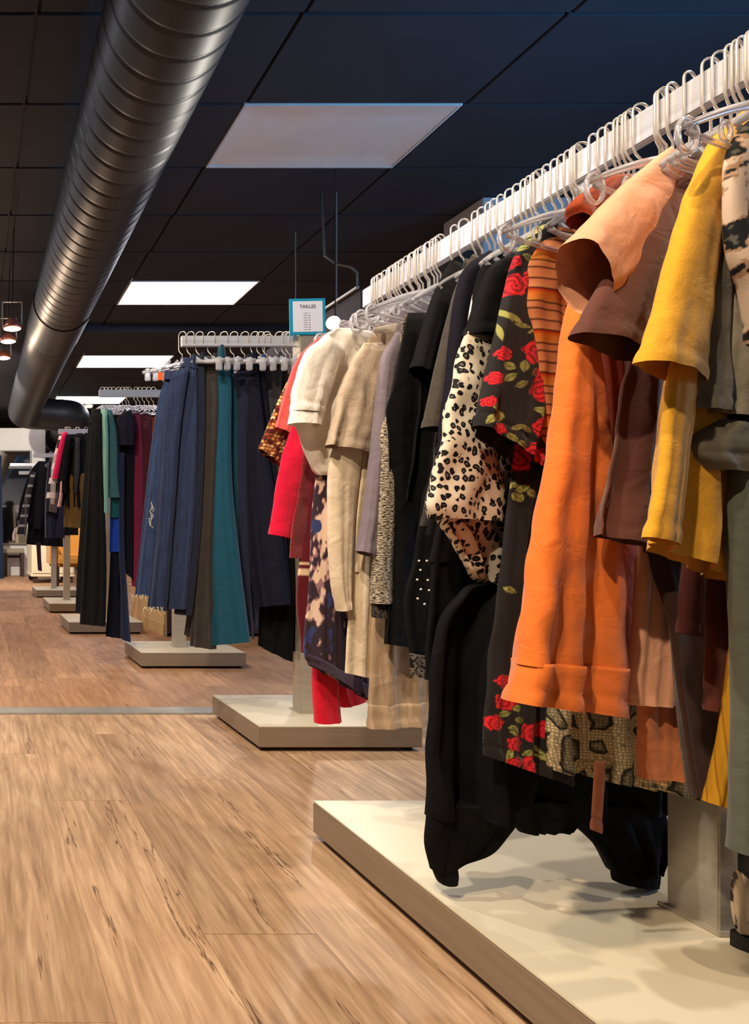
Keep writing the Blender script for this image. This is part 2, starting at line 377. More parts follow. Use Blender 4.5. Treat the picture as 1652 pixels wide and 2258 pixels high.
# structural column at the right, touching the ceiling
cx, cy = (1065-X0)*4.72/F, 4.72
tag(link('wall_column', boxmesh('wall_column', (cx, cx+0.62, cy, cy+0.40, 0, H_CEIL-.003), 0.004), plain('column_white', (205, 200, 196), 0.7, noise=.03)), kind='structure')
tag(link('wall_column_pipe_casing', boxmesh('wall_column_pipe_casing', (cx-.12, cx, cy+.06, cy+.40, 0, 2.72), 0.004), M_WALLD), kind='structure')
# ------------------------------------------------------------------ spiral duct
def duct():
    R, DX, DZ = 0.25, 0.725, CH+1.98
    e = empty('spiral_duct', (DX, 6.0, DZ-R), 'long dark grey spiral ventilation duct running under the black ceiling', 'duct')
    off = Vector((DX, 6.0, DZ-R))
    def tubemesh(ys, pitch, r0, ridge):
        n = 72; vv, ff = [], []
        for y in ys:
            for k in range(n):
                a = 2*math.pi*k/n
                ph = (y/pitch-a/(2*math.pi)) % 1.0
                d = min(ph, 1-ph)*pitch
                r = r0+(ridge*math.exp(-(d/.0075)**2) if ridge else 0)
                vv.append((DX+r*math.cos(a)-off.x, y-off.y, DZ+r*math.sin(a)-off.z))
        for i in range(len(ys)-1):
            for k in range(n):
                ff.append((i*n+k, i*n+(k+1) % n, (i+1)*n+(k+1) % n, (i+1)*n+k))
        me = bpy.data.meshes.new('duct'); me.from_pydata(vv, [], ff)
        for p_ in me.polygons: p_.use_smooth = True
        return me
    ys = list(np.arange(1.2, 5.72, 0.0075)); link('spiral_section', tubemesh(ys, .125, R, -.005), M_DUCT, e)
    link('collar', tubemesh([5.70, 5.705, 5.73, 6.1, 6.42, 6.445, 6.45], .125, R+.008, 0), M_DUCT, e)
    ys = list(np.arange(6.44, 10.6, 0.0075)); link('spiral_section', tubemesh(ys, .075, R, -.005), M_DUCT, e)
    bm = bmesh.new(); pts = [(DX, 10.58, DZ)]
    for k in range(1, 9):
        a = math.pi/2*k/8; pts.append((DX+.3*(1-math.cos(a)), 10.6+.3*math.sin(a), DZ))
    pts.append((DX+.55, 10.9, DZ-.02))
    for k in range(1, 9):
        a = math.pi/2*k/8; pts.append((DX+.55+.32*math.sin(a), 10.9+.32*(1-math.cos(a)), DZ-.02))
    pts.append((DX+.87, 13.5, DZ-.02))
    sweep(bm, [Vector(p)-off for p in pts], R, 36)
    link('elbow', mesh_of('elbow', bm, True), M_DUCT, e)
    for y in (3.2, 7.6):
        bm = bmesh.new(); sweep(bm, [Vector((DX, y, DZ+R-.01))-off, Vector((DX, y, H_CEIL))-off], .006, 6); link('hanger_rod', mesh_of('hanger_rod', bm), M_BLACK, e)
duct()
# ------------------------------------------------------------------ clothes racks
def rack(label, base, post, rails, base_h, feet=True, arms=None, group=None):
    """base=(x0,x1,y0,y1); post=(x0,x1,y0,y1,top); rails=list of (x0,x1,y0,y1,z0,z1)"""
    bx0, bx1, by0, by1 = base
    o = Vector(((bx0+bx1)/2, (by0+by1)/2, 0))
    e = empty('clothes_rack', o, label, 'clothes rack', group)
    b = lambda nm, d, m, bev=0.003, par=e: link(nm, boxmesh(nm, (d[0]-o.x, d[1]-o.x, d[2]-o.y, d[3]-o.y, d[4], d[5]), bev), m, par)
    ft = 0.014
    pl = b('base_plinth', (bx0, bx1, by0, by1, ft, base_h-.004), M_BASESIDE, 0.002)
    b('base_top', (bx0+.001, bx1-.001, by0+.001, by1-.001, base_h-.004, base_h), M_WHITEBOARD, 0.001, pl)
    for fx in (bx0+.03, bx1-.03):
        for fy in (by0+.03, by1-.03):
            bm = bmesh.new(); cyl(bm, (fx-o.x, fy-o.y), .014, 0, ft+.002, 12); link('foot', mesh_of('foot', bm), M_RUBBER, pl)
    px0, px1, py0, py1, pt = post
    po = b('post', (px0, px1, py0, py1, base_h, pt), M_STEEL, 0.002)
    b('post_collar', (px0-.008, px1+.008, py0-.008, py1+.008, base_h, base_h+.006), M_STEEL, 0.001, po)
    for r in rails: b('rail', r, M_RAIL, 0.002)
    for r in (arms or []): b('rail_arm', r, M_RAIL, 0.002)
    return e
# nearest: a wide base, two rails either side of the post
RX, RZ0, RZ1 = 0.97, 1.272, 1.318
BX1 = (690-X0)*1.586/F
rack('nearest clothes rack, wide white base with long rail full of mixed tops', (BX1, 2*1.175-BX1, 0.60, 1.586), (1.145, 1.205, 1.05, 1.13, RZ1+.02),
     [(RX-.008, RX+.008, 0.45, 1.70, RZ0, RZ1), (1.38-.008, 1.38+.008, 0.45, 1.70, RZ0, RZ1)], 0.087, arms=[(RX, 1.38, 1.07, 1.11, RZ0-.03, RZ0)], group='clothes racks')
Z2 = 2.42
rack('clothes rack with jeans and trousers, second from the front', ((572-X0)*2.22/F, (932-X0)*2.22/F, 2.22, 2.665), (1.135, 1.205, 2.39, 2.45, 1.42),
     [(0.725, 1.60, Z2-.007, Z2+.007, 1.378, 1.416)], 0.083, group='clothes racks')
Z3 = 3.82
rack('third clothes rack, its brushed base below long blue jeans', ((311-X0)*3.62/F, (543-X0)*3.62/F, 3.62, 4.02), ((384-X0)*3.80/F, (410-X0)*3.80/F, 3.79, 3.85, 1.53),
     [((218-X0)*Z3/F, 1.75, Z3-.007, Z3+.007, 1.487, 1.528)], 0.087, group='clothes racks')
Z4 = 5.2
rack('fourth clothes rack, base half hidden by wide black trousers', ((152-X0)*4.92/F, 1.20, 4.92, 5.45), (0.98, 1.04, 5.17, 5.23, 1.53),
     [(0.62, 1.45, Z4-.007, Z4+.007, 1.487, 1.528)], 0.087, group='clothes racks')
Z5 = 6.7
rack('fifth clothes rack with a full-height steel post left of black trousers', ((109-X0)*6.3/F, 1.22, 6.3, 6.95), ((140-X0)*Z5/F, (154-X0)*Z5/F, Z5-.03, Z5+.03, 1.53),
     [(0.55, 1.25, Z5-.007, Z5+.007, 1.487, 1.528)], 0.087, group='clothes racks')
Z6 = 8.2
rack('farthest clothes rack, carrying the plaid jacket', ((80-X0)*7.9/F, 1.22, 7.9, 8.5), ((113-X0)*Z6/F, (124-X0)*Z6/F, Z6-.03, Z6+.03, 1.50),
     [(0.50, 1.25, Z6-.007, Z6+.007, 1.457, 1.498)], 0.087, group='clothes racks')

# ------------------------------------------------------------------ hangers
def hook_mesh():
    bm = bmesh.new(); r = 0.013
    pts = [(r, 0, -.030)] + [(r*math.cos(a), 0, r*math.sin(a)*.9) for a in np.linspace(0, math.pi, 9)] + [(-r, 0, -.030), (-r, 0, -.052), (-.008, 0, -.062), (0, 0, -.070), (0, 0, -.095)]
    sweep(bm, pts, .0017, 6)
    return mesh_of('hook', bm, True)
def arm_mesh(hw, drop, loops):
    """curved clear plastic hanger body with a loop at each end"""
    bm = bmesh.new()
    top = [(hw*t, 0, -.095-drop*abs(t)**1.35) for t in np.linspace(-1, 1, 21)]
    sweep(bm, top, [.0032+.0026*(1-abs(t)) for t in np.linspace(-1, 1, 21)], 8, flat=1.2)
    low = [(hw*.93*t, 0, -.100-drop*.96-.012*(1-t*t)) for t in np.linspace(-1, 1, 15)]
    sweep(bm, low, .0035, 6)
    for s in (-1, 1)*loops:
        c = (s*hw*.93, -.095-drop*1.02)
        sweep(bm, [(c[0]+.016*math.cos(a), 0, c[1]-.006+.020*math.sin(a)) for a in np.linspace(0, 2*math.pi, 15)[:-1]], .0032, 6, closed=True)
        c2 = (s*hw*.55, -.095-drop*.62)
        sweep(bm, [(c2[0]+.008*math.cos(a), 0, c2[1]-.014+.012*math.sin(a)) for a in np.linspace(0, 2*math.pi, 11)[:-1]], .0024, 6, closed=True)
    return mesh_of('hanger_body', bm, True)
def clip_body():
    bm = bmesh.new()
    sweep(bm, [(.15*t, 0, -.10-.012*abs(t)) for t in np.linspace(-1, 1, 13)], [.007]*13, 8)
    for t in (-.5, 0, .5): sweep(bm, [(.15*t*.6, 0, -.085), (.15*t, 0, -.11)], .006, 6)
    return mesh_of('hanger_body', bm, True)
def clip_part():
    bm = bmesh.new(); box(bm, -.010, .010, -.008, .008, -.145, -.100, .003)
    return mesh_of('clip', bm)
HOOK, ARM, ARMS, CLIPB, CLIP = hook_mesh(), arm_mesh(0.165, 0.055, 1), arm_mesh(0.06, 0.03, 0), clip_body(), clip_part()
def hanger(hx, hy, top, ang, label, group, clip=False, small=False):
    e = empty('clothes_hanger', (hx, hy, top), label, 'hanger', group); e.rotation_euler.z = ang
    link('hook', HOOK, M_HOOK, e)
    link('hanger_body', CLIPB if clip else (ARMS if small else ARM), M_CLEAR, e)
    if clip:
        for s in (-1, 1): link('clip', CLIP, M_CLEAR, e, (s*.13, 0, 0))
    return e

# ------------------------------------------------------------------ cloth
class Pl:
    """upright plane through the hanger's hook at (hx, hy); ang turns it about the hook"""
    def __init__(s, hx, hy, ang):
        s.h = (hx, hy); a = math.radians(ang); s.a = a; s.d = (math.cos(a), math.sin(a)); s.n = (math.sin(a), -math.cos(a))
    def un(s, x, y):
        dx, dz = (x-X0)/F, (Y0-y)/F
        t = (s.n[0]*s.h[0]+s.n[1]*s.h[1])/(s.n[0]*dx+s.n[1])
        return ((dx*t-s.h[0])*s.d[0]+(t-s.h[1])*s.d[1], CH+dz*t)
    def px(s, S, Z):
        X = s.h[0]+S*s.d[0]; Y = s.h[1]+S*s.d[1]
        return X*F/Y+X0, Y0-(Z-CH)*F/Y
def resample(pts, n):
    p = np.array(pts, float)
    if len(p) > 2:
        q = np.vstack([2*p[0]-p[1], p, 2*p[-1]-p[-2]]); out = []
        for i in range(1, len(q)-2):
            for t in np.linspace(0, 1, 12, endpoint=False):
                a, b, c, d = q[i-1], q[i], q[i+1], q[i+2]
                out.append(.5*((2*b)+(-a+c)*t+(2*a-5*b+4*c-d)*t*t+(-a+3*b-3*c+d)*t**3))
        out.append(p[-1]); p = np.array(out)
    L = np.concatenate([[0], np.cumsum(np.hypot(*np.diff(p, axis=0).T))])
    t = np.linspace(0, L[-1], n)
    return np.stack([np.interp(t, L, p[:, 0]), np.interp(t, L, p[:, 1])], 1)
def tube(pl, L, R, off, seed=0, b=0.010, b2=None, A=0.006, k=2.2, wr=0.0012, nv=40, nu=40, shift=0.0, hem=True, mir=0.95, paint=None, top=0.35, ac=False):
    """hollow cloth tube between a left and a right edge (photo pixels carried onto the garment's plane);
    b, b2 half thickness at top and hem, A and k size and number of hanging folds, wr wrinkles, shift along the plane's normal"""
    rs = np.random.RandomState(seed+11)
    l = np.array([pl.un(*q) for q in L])
    if R is None:
        r = l.copy(); r[:, 0] = -l[:, 0]*mir
        r[:, 0] = np.maximum(r[:, 0], l[:, 0]+.02)
    else: r = np.array([pl.un(*q) for q in R])
    l, r = resample(l, nv), resample(r, nv)
    t = np.linspace(0, 1, nv)[:, None]
    ph = np.linspace(0, 2*np.pi, nu, endpoint=False)[None, :]
    u, v = np.cos(ph), np.sin(ph)
    u = u+0*t
    S = (l[:, :1]+r[:, :1])/2+u*(r[:, :1]-l[:, :1])/2
    Z = (l[:, 1:]+r[:, 1:])/2+u*(r[:, 1:]-l[:, 1:])/2
    b2 = b*1.5 if b2 is None else b2
    bb = (b+(b2-b)*t)*np.minimum(1, top+t*8)*TH
    aw = np.clip(np.abs(r[:, :1]-l[:, :1])/.16, .3, 1.3)
    p = rs.rand(12)*6.28
    te = t*0+1 if ac else t                            # a band sewn to the hem carries on the folds above it
    amp = A*aw*(0.15+0.85*te**1.1)
    Fd = amp*(.62*np.sin(k*np.pi*u+p[0]+.9*np.sin(2.2*te+p[1]))+.38*np.sin(2.3*k*np.pi*u+p[2]+1.2*np.sin(3.1*te+p[3])))
    Fd = Fd+amp*.55*(1-2*np.abs(np.sin(.8*k*np.pi*u+p[5]+.7*np.sin(1.7*te+p[6]))))*np.minimum(1, te*3)
    th = bb*np.sign(v)*np.abs(v)**.7
    back = amp*.5*np.sin(1.4*k*np.pi*u+p[4])*(v < 0)
    W = np.zeros_like(S)
    for i in range(6):
        f = 40+rs.rand()*70; d = (rs.rand()-.5)*1.6
        W += np.sin(f*(S*math.cos(d)+Z*math.sin(d)*1.3)+rs.rand()*6.28+2*np.sin(9*Z+rs.rand()*6))/2.4
    cr = np.sin(26*(Z+.8*S)+p[7]+2.5*np.sin(17*S+p[8]))*np.exp(-((t-.12)/.16)**2)   # drag lines below the shoulder
    W = W*wr*1.5*np.minimum(1, aw)+cr*wr*1.2*np.minimum(1, aw)
    if hem:                                           # stitched hem: the last centimetres sit a touch proud, with a groove above
        zl = np.concatenate([[0], np.cumsum(np.abs(np.diff(l[:, 1])))])[:, None]; dist = zl[-1]-zl
        th = th+np.sign(v)*(.0012*np.exp(-((dist-.008)/.007)**2)-.0014*np.exp(-((dist-.021)/.004)**2))
    nrm = Fd+th+back+W+shift
    X = pl.h[0]+S*pl.d[0]+nrm*pl.n[0]-off[0]
    Y = pl.h[1]+S*pl.d[1]+nrm*pl.n[1]-off[1]
    co = np.stack([X, Y, Z-off[2]], -1).reshape(-1, 3)
    i, j = np.meshgrid(np.arange(nv-1), np.arange(nu), indexing='ij')
    q = np.stack([i*nu+j, i*nu+(j+1) % nu, (i+1)*nu+(j+1) % nu, (i+1)*nu+j], -1).reshape(-1, 4)
    faces = [tuple(int(c) for c in f) for f in q]+[tuple(range(nu))[::-1]]
    me = bpy.data.meshes.new('cloth'); me.from_pydata(co.tolist(), [], faces)
    me.polygons.foreach_set('use_smooth', [True]*len(me.polygons))
    li = np.zeros(len(me.loops), dtype=np.int32); me.loops.foreach_get('vertex_index', li)
    dS = np.diff(np.concatenate([S, S[:, :1]], 1), axis=1); dN = np.diff(np.concatenate([nrm, nrm[:, :1]], 1), axis=1)
    seg = np.hypot(dS, dN*.8); arc = np.concatenate([np.zeros((nv, 1)), np.cumsum(seg, 1)[:, :-1]], 1)   # cloth length round the tube
    Ua = S[:, :1]*0-arc+arc[:, nu//4:nu//4+1]+S[:, nu//4:nu//4+1]
    uv = np.stack([Ua.ravel(), Z.ravel()], 1)[li]
    me.uv_layers.new(name='UVMap').data.foreach_set('uv', uv.ravel().astype(np.float32))
    if paint is not None:
        X_ = pl.h[0]+Ua*pl.d[0]; Y_ = pl.h[1]+Ua*pl.d[1]
        px, py = X_*F/Y_+X0, Y0-(Z-CH)*F/Y_
        c = paint(px.ravel(), py.ravel(), S.ravel(), Z.ravel())
        at = me.color_attributes.new('print', 'FLOAT_COLOR', 'POINT')
        at.data.foreach_set('color', np.concatenate([c, np.ones((len(c), 1))], 1).astype(np.float32).ravel())
    me.validate(); me.update()
    return me, float(Z.min())
_seed = [0]
TH = 0.62                                          # cloth on crowded rails hangs flat
def garment(name, label, cat, pl, pieces, group=None):
    """pieces: (part name, material, left edge, right edge, options)"""
    zmin = min(pl.un(*q)[1] for pc in pieces for q in (pc[2]+(pc[3] or [])))
    off = (pl.h[0], pl.h[1], zmin)
    root = empty(name, off, label, cat, group) if len(pieces) > 1 else None
    last = None
    for pc in pieces:
        _seed[0] += 1
        op = dict(pc[4]) if len(pc) > 4 else {}
        sub = op.pop('sub', False)
        if sub: _seed[0] -= 1; op.setdefault('ac', True); op.setdefault('top', 1)
        me, _ = tube(pl, pc[2], pc[3], off, seed=_seed[0], **op)
        o = link(pc[0] if root else name, me, pc[1], (last if sub else root) if root else None, None if root else off)
        if not sub: last = o
        if not root: tag(o, label, cat, group); root_ = o
    return root or root_
HOOKS_A = [800, 828, 872, 893, 922, 946, 972, 1008, 1034, 1056, 1076, 1108, 1166, 1200, 1232, 1262, 1312, 1345, 1372, 1384, 1402, 1428, 1468, 1480, 1520, 1578, 1585, 1612, 1632, 1644, 1668, 1800]
HOOKS_B = [822, 830, 888, 912, 944, 972, 1004, 1050, 1080, 1106, 1126, 1158, 1192, 1226, 1256, 1284, 1332, 1364, 1386, 1398, 1414, 1456, 1470, 1484, 1568, 1592, 1612, 1640, 1660, 1674, 1700, 1830]
def rail1(x):                                       # hook position on the nearest rail from its pixel column
    x = float(np.interp(x, HOOKS_A, HOOKS_B))
    return RX, RX*F/(x-X0)
def G(name, label, cat, hook, ang, pieces, hang=True, small=True):
    hx, hy = rail1(hook)
    pl = Pl(hx, hy, ang)
    o = garment(name, label, cat, pl, pieces, 'clothes on the nearest rack')
    if hang: hanger(hx, hy, RZ1+.004, pl.a, 'clear plastic hanger with wire hook holding the '+name.replace('_', ' '), 'clear hangers on the nearest rail', small=small)
    return pl, o
# ------------------------------------------------------------------ clothes on the nearest rack, far end to near end
def rgb(c): return np.array(lin(c))
def hashv(x, y, s=0.0):
    return (np.sin(x*127.1+y*311.7+s*74.7)*43758.5453) % 1.0
def vnoise(x, y, s=0.0):
    xi, yi = np.floor(x), np.floor(y); fx, fy = x-xi, y-yi
    fx, fy = fx*fx*(3-2*fx), fy*fy*(3-2*fy)
    a, b, c, d = hashv(xi, yi, s), hashv(xi+1, yi, s), hashv(xi, yi+1, s), hashv(xi+1, yi+1, s)
    return (a*(1-fx)+b*fx)*(1-fy)+(c*(1-fx)+d*fx)*fy
def mosaic(px, py, S, Z):
    gx, gy = (px*0.97+py*.22)/8.5, (py-px*.18)/8.0
    gx = gx+.35*np.floor(gy) % 1.0; r = hashv(np.floor(gx), np.floor(gy))
    inside = ((gx % 1 > .16) & (gy % 1 > .22))
    c = np.where((r > .42)[:, None], rgb((214, 150, 84)), rgb((150, 70, 30))); c = np.where((r > .78)[:, None], rgb((236, 196, 140)), c)
    c = np.where((r < .16)[:, None], rgb((96, 22, 22)), c)
    return np.where(inside[:, None], c, rgb((34, 8, 8)))
def wine_stripes(px, py, S, Z):
    s = ((py > 1238) & (py < 1246)) | ((py > 1256) & (py < 1268))
    return np.where(s[:, None], rgb((232, 200, 160)), rgb((96, 14, 26)))
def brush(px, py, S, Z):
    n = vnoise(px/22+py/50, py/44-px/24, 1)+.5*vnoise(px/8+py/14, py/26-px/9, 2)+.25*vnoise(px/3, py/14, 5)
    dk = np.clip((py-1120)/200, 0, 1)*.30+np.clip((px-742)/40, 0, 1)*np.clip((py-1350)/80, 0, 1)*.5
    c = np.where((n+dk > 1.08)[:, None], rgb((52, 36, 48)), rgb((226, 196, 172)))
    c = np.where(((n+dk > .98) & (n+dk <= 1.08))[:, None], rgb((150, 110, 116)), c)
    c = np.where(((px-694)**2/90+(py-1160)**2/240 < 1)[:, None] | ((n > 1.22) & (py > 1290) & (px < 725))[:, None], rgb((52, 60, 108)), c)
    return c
ROSES = [(1098, 586, 17), (1096, 640, 25), (1130, 632, 21), (1072, 790, 15), (1134, 788, 27), (1053, 842, 14), (1152, 838, 23), (1143, 868, 25), (1141, 951, 20), (1055, 952, 13), (1128, 1012, 29),
         (1038, 892, 11), (1150, 700, 12), (1095, 1544, 19), (1077, 1592, 17), (1151, 1611, 21), (1190, 1607, 19), (1114, 1635, 17), (1152, 1685, 25), (1107, 1678, 13), (1092, 1500, 14), (1180, 1240, 18), (1180, 1400, 20)]
LEAVES = [(1080, 816, 13, 9, .5), (1107, 818, 14, 9, 1.7), (1130, 831, 12, 8, 2.4), (1080, 841, 14, 8, -.6), (1101, 857, 15, 7, -.4), (1059, 924, 13, 9, 1.4), (1040, 929, 14, 7, -.9), (1139, 913, 14, 7, .3), (1147, 927, 13, 8, 1.0),
          (1092, 949, 14, 6, -.3), (1109, 954, 13, 6, .5), (1078, 971, 15, 7, .7), (1098, 987, 14, 7, .7), (1117, 1069, 15, 7, .2), (1136, 1078, 14, 8, -.5), (1153, 1089, 14, 9, .6), (1128, 1097, 13, 10, .8), (1048, 905, 12, 6, 1.2),
          (1076, 700, 26, 5, 1.0), (1092, 712, 20, 6, .7), (1108, 730, 18, 5, .3), (1068, 740, 22, 4, 1.5), (1138, 700, 16, 6, 1.9), (1130, 740, 18, 4, -.5), (1127, 582, 14, 7, .9), (1136, 606, 12, 6, 2.1), (1122, 556, 12, 8, .3), (1150, 520, 22, 6, -.6), (1140, 545, 14, 8, .4),
          (1114, 1556, 12, 8, .6), (1094, 1572, 13, 7, -.4), (1123, 1583, 14, 8, .2), (1110, 1606, 14, 8, 1.1), (1166, 1567, 22, 6, 1.6), (1177, 1648, 26, 4, .8), (1188, 1667, 22, 4, .4), (1100, 1660, 18, 5, 1.9), (1145, 1655, 14, 6, -.5), (1105, 1300, 12, 7, .6), (1120, 1440, 14, 7, 1.3)]
def roses(px, py, S, Z):
    c = np.tile(rgb((30, 25, 25)), (len(px), 1)); c = c*(.9+.2*vnoise(px/2, py/2))[:, None]
    for x, y, a, b, th in LEAVES:
        dx, dy = px-x, py-y; e = (dx*math.cos(th)+dy*math.sin(th))/a; f = (-dx*math.sin(th)+dy*math.cos(th))/b
        ins = np.abs(f) < (1-np.minimum(1, np.abs(e))**1.8); vein = (np.abs(f) < .12) | (np.abs(((e+np.abs(f)*.6)*3.2) % 1-.5) > .42)
        c = np.where(ins[:, None], np.where((vein & (a < 20))[:, None], rgb((92, 96, 48)), rgb((160, 158, 84))), c)
    for x, y, r in ROSES:
        dx, dy = px-x, py-y; d = np.hypot(dx, dy); an = np.arctan2(dy, dx)
        rad = r*(1+.10*np.sin(5*an+x)+.06*np.sin(9*an+y)); ins = d < rad
        pet = np.sin(d/r*13+2.4*np.sin(2*an+x)+an*1.5)
        cc = np.where((pet > .72)[:, None], rgb((120, 6, 18)), np.where((pet < -.3)[:, None], rgb((232, 38, 48)), rgb((206, 20, 34))))
        c = np.where(ins[:, None], cc, c)
    return c
def grey_floral(px, py, S, Z):
    n = vnoise(px/26, py/34, 3)+.5*vnoise(px/11, py/13, 4)+.25*vnoise(px/5, py/6, 6)
    c = np.where((n > .95)[:, None], rgb((214, 190, 168)), np.where((n > .82)[:, None], rgb((176, 138, 108)), rgb((22, 24, 28))))
    c = np.where((n < .45)[:, None], rgb((92, 88, 78)), c)
    return c
PRINT = printed('printed_cloth')
BK = (13, 12, 13); BK2 = (19, 18, 19)
DENSE = dict(nu=150, nv=150)

G('patterned_shirt', 'brown and orange mosaic patterned shirt sleeve at the far end of the nearest rail', 'shirt', 828, 18, [
  ('sleeve', PRINT, [(668, 790), (630, 850), (592, 935), (571, 990)], [(690, 800), (668, 870), (650, 960), (622, 1030)], dict(A=.004, paint=mosaic, nu=120, nv=110)),
  ('body', fab((70, 16, 20)), [(705, 755), (668, 810), (655, 900), (650, 1050), (645, 1120)], None, {})])
G('coral_shirt', 'coral pink short-sleeved shirt behind the white linen blouse', 'shirt', 836, 18, [
  ('sleeve', fab((232, 96, 92)), [(704, 742), (660, 785), (632, 850), (608, 942)], [(730, 770), (705, 830), (685, 900), (657, 968)], dict(A=.004)),
  ('body', fab((228, 90, 88)), [(715, 745), (690, 790), (665, 880), (660, 1000), (650, 1120)], None, {})])
G('pink_blouse', 'bright crimson pink cotton top hanging below the coral shirt', 'top', 844, 16, [
  ('body', fab((226, 14, 62)), [(735, 765), (665, 860), (640, 950), (616, 1040), (594, 1178)], [(850, 740), (850, 860), (850, 950), (855, 1040), (865, 1238)], dict(A=.005)),
  ('sleeve', fab((226, 14, 62)), [(730, 765), (700, 820), (690, 900), (685, 960)], [(760, 790), (750, 840), (740, 900), (730, 975)], {})])
G('maroon_tunic', 'dark red velvet top whose hem shows under the crimson top', 'top', 852, 16, [
  ('body', fab((124, 16, 26), sheen=.4), [(745, 780), (680, 900), (665, 1050), (645, 1150), (637, 1230)], [(850, 800), (860, 950), (870, 1080), (875, 1150), (880, 1246)], {})])
G('striped_tunic', 'wine red tunic with two cream hem stripes', 'tunic', 858, 14, [
  ('body', PRINT, [(745, 800), (700, 1000), (668, 1200), (658, 1300), (668, 1440)], [(850, 800), (850, 1000), (850, 1200), (850, 1300), (850, 1440)], dict(paint=wine_stripes, nv=140, nu=60))])
G('red_trousers', 'crimson red trousers reaching lowest behind the brush-print dress', 'trousers', 864, 12, [
  ('leg', fab((214, 12, 44)), [(735, 900), (705, 1200), (692, 1480), (698, 1595)], [(800, 900), (765, 1200), (745, 1480), (750, 1590)], dict(A=.004, b=.018)),
  ('leg', fab((196, 10, 40)), [(765, 900), (750, 1200), (745, 1500), (760, 1562)], [(835, 900), (820, 1200), (812, 1500), (815, 1545)], dict(A=.004, b=.018, shift=-.012)),
  ('waistband', fab((196, 10, 40)), [(738, 880), (735, 925)], [(832, 880), (834, 925)], dict(b=.02, nv=8))])
G('white_blouse', 'white linen blouse with turned-up short sleeve under the clear hangers', 'blouse', 872, 20, [
  ('body', fab((250, 240, 228)), [(745, 722), (700, 752), (665, 820), (645, 900), (655, 945), (690, 1030), (708, 1047)], [(820, 730), (860, 780), (865, 880), (865, 940), (860, 980), (850, 1030), (845, 1060)], dict(A=.008, k=2.6, wr=.0022)),
  ('sleeve', fab((250, 240, 228)), [(712, 742), (665, 780), (642, 850), (634, 908)], [(748, 775), (730, 830), (712, 880), (700, 915)], dict(b=.022, A=.004, shift=.012, wr=.002)),
  ('cuff', fab((250, 241, 230)), [(635, 900), (632, 936)], [(704, 908), (692, 942)], dict(b=.026, A=.003, shift=.012, nv=8, hem=False, sub=True))])
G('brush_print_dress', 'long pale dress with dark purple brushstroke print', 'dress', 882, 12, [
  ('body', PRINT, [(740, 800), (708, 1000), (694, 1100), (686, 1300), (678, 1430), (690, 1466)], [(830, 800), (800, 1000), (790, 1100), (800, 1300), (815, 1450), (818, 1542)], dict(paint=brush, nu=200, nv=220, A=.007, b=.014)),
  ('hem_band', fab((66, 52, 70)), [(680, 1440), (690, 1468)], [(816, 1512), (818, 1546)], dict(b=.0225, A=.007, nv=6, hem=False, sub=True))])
G('oatmeal_tee', 'oatmeal grey T-shirt with wide short sleeve next to the white blouse', 't-shirt', 893, 20, [
  ('sleeve', fab((198, 176, 152), var=.14), [(790, 760), (752, 830), (732, 900), (709, 983)], [(850, 760), (838, 850), (828, 930), (808, 1004)], dict(b=.02, A=.007, k=1.6, shift=.014, wr=.0018)),
  ('body', fab((190, 168, 144), var=.14), [(815, 738), (800, 800), (798, 900), (802, 1010)], None, dict(mir=.8)),
  ('collar', fab((204, 184, 160)), [(806, 728), (842, 790)], [(872, 716), (868, 776)], dict(b=.012, nv=8, shift=.018))])
G('cream_cardigan', 'cream long cardigan with sleeve tapering to a narrow point', 'cardigan', 903, 14, [
  ('sleeve', fab((228, 208, 178)), [(790, 940), (726, 1000), (720, 1150), (728, 1280), (742, 1347)], [(812, 950), (790, 1010), (776, 1150), (768, 1250), (762, 1340)], dict(b=.018, A=.006, shift=.008)),
  ('body', fab((226, 206, 176)), [(820, 760), (795, 990), (790, 1100), (774, 1180), (757, 1257)], [(870, 760), (860, 990), (850, 1100), (840, 1180), (830, 1270)], dict(b=.014))])
G('cream_dress', 'plain cream dress, its hem above the second rack base', 'dress', 912, 12, [
  ('body', fab((232, 212, 180)), [(830, 760), (800, 1000), (774, 1260), (766, 1400), (763, 1484)], [(890, 760), (870, 1000), (860, 1260), (855, 1400), (850, 1502)], dict(A=.008, k=1.6))])
G('lavender_cardigan', 'lavender grey cardigan with long narrow sleeve', 'cardigan', 922, 18, [
  ('sleeve', fab((128, 116, 124)), [(868, 735), (838, 790), (828, 880), (816, 1000), (802, 1120), (787, 1215)], [(886, 740), (870, 800), (854, 880), (842, 1000), (835, 1120), (818, 1228)], dict(b=.018, A=.004, shift=.006)),
  ('body', fab((132, 120, 128)), [(878, 712), (850, 790), (846, 900), (842, 1000)], None, {})])
G('tweed_jumper', 'black and cream flecked tweed jumper with long sleeve', 'jumper', 934, 16, [
  ('sleeve', tweed_mat('tweed_flecks', (26, 22, 22), (206, 190, 166)), [(890, 880), (842, 930), (834, 1050), (824, 1200), (818, 1330)], [(912, 900), (888, 960), (872, 1050), (860, 1200), (854, 1330)], dict(b=.018, A=.003, shift=.004)),
  ('cuff', tweed_mat('tweed_cuff', (24, 20, 22), (92, 84, 78)), [(819, 1326), (826, 1362)], [(853, 1326), (850, 1362)], dict(b=.016, nv=8, sub=True)),
  ('body', tweed_mat('tweed_body', (24, 20, 20), (150, 136, 120)), [(895, 690), (888, 720), (868, 900), (860, 1150)], None, {})])
G('black_vest_dress', 'long black sleeveless dress beside the tweed jumper', 'dress', 946, 14, [
  ('body', fab(BK2), [(900, 690), (886, 760), (868, 850), (852, 905), (856, 960), (858, 1200), (850, 1420)], [(940, 690), (935, 760), (935, 850), (940, 905), (940, 960), (940, 1200), (935, 1432)], dict(A=.008))])
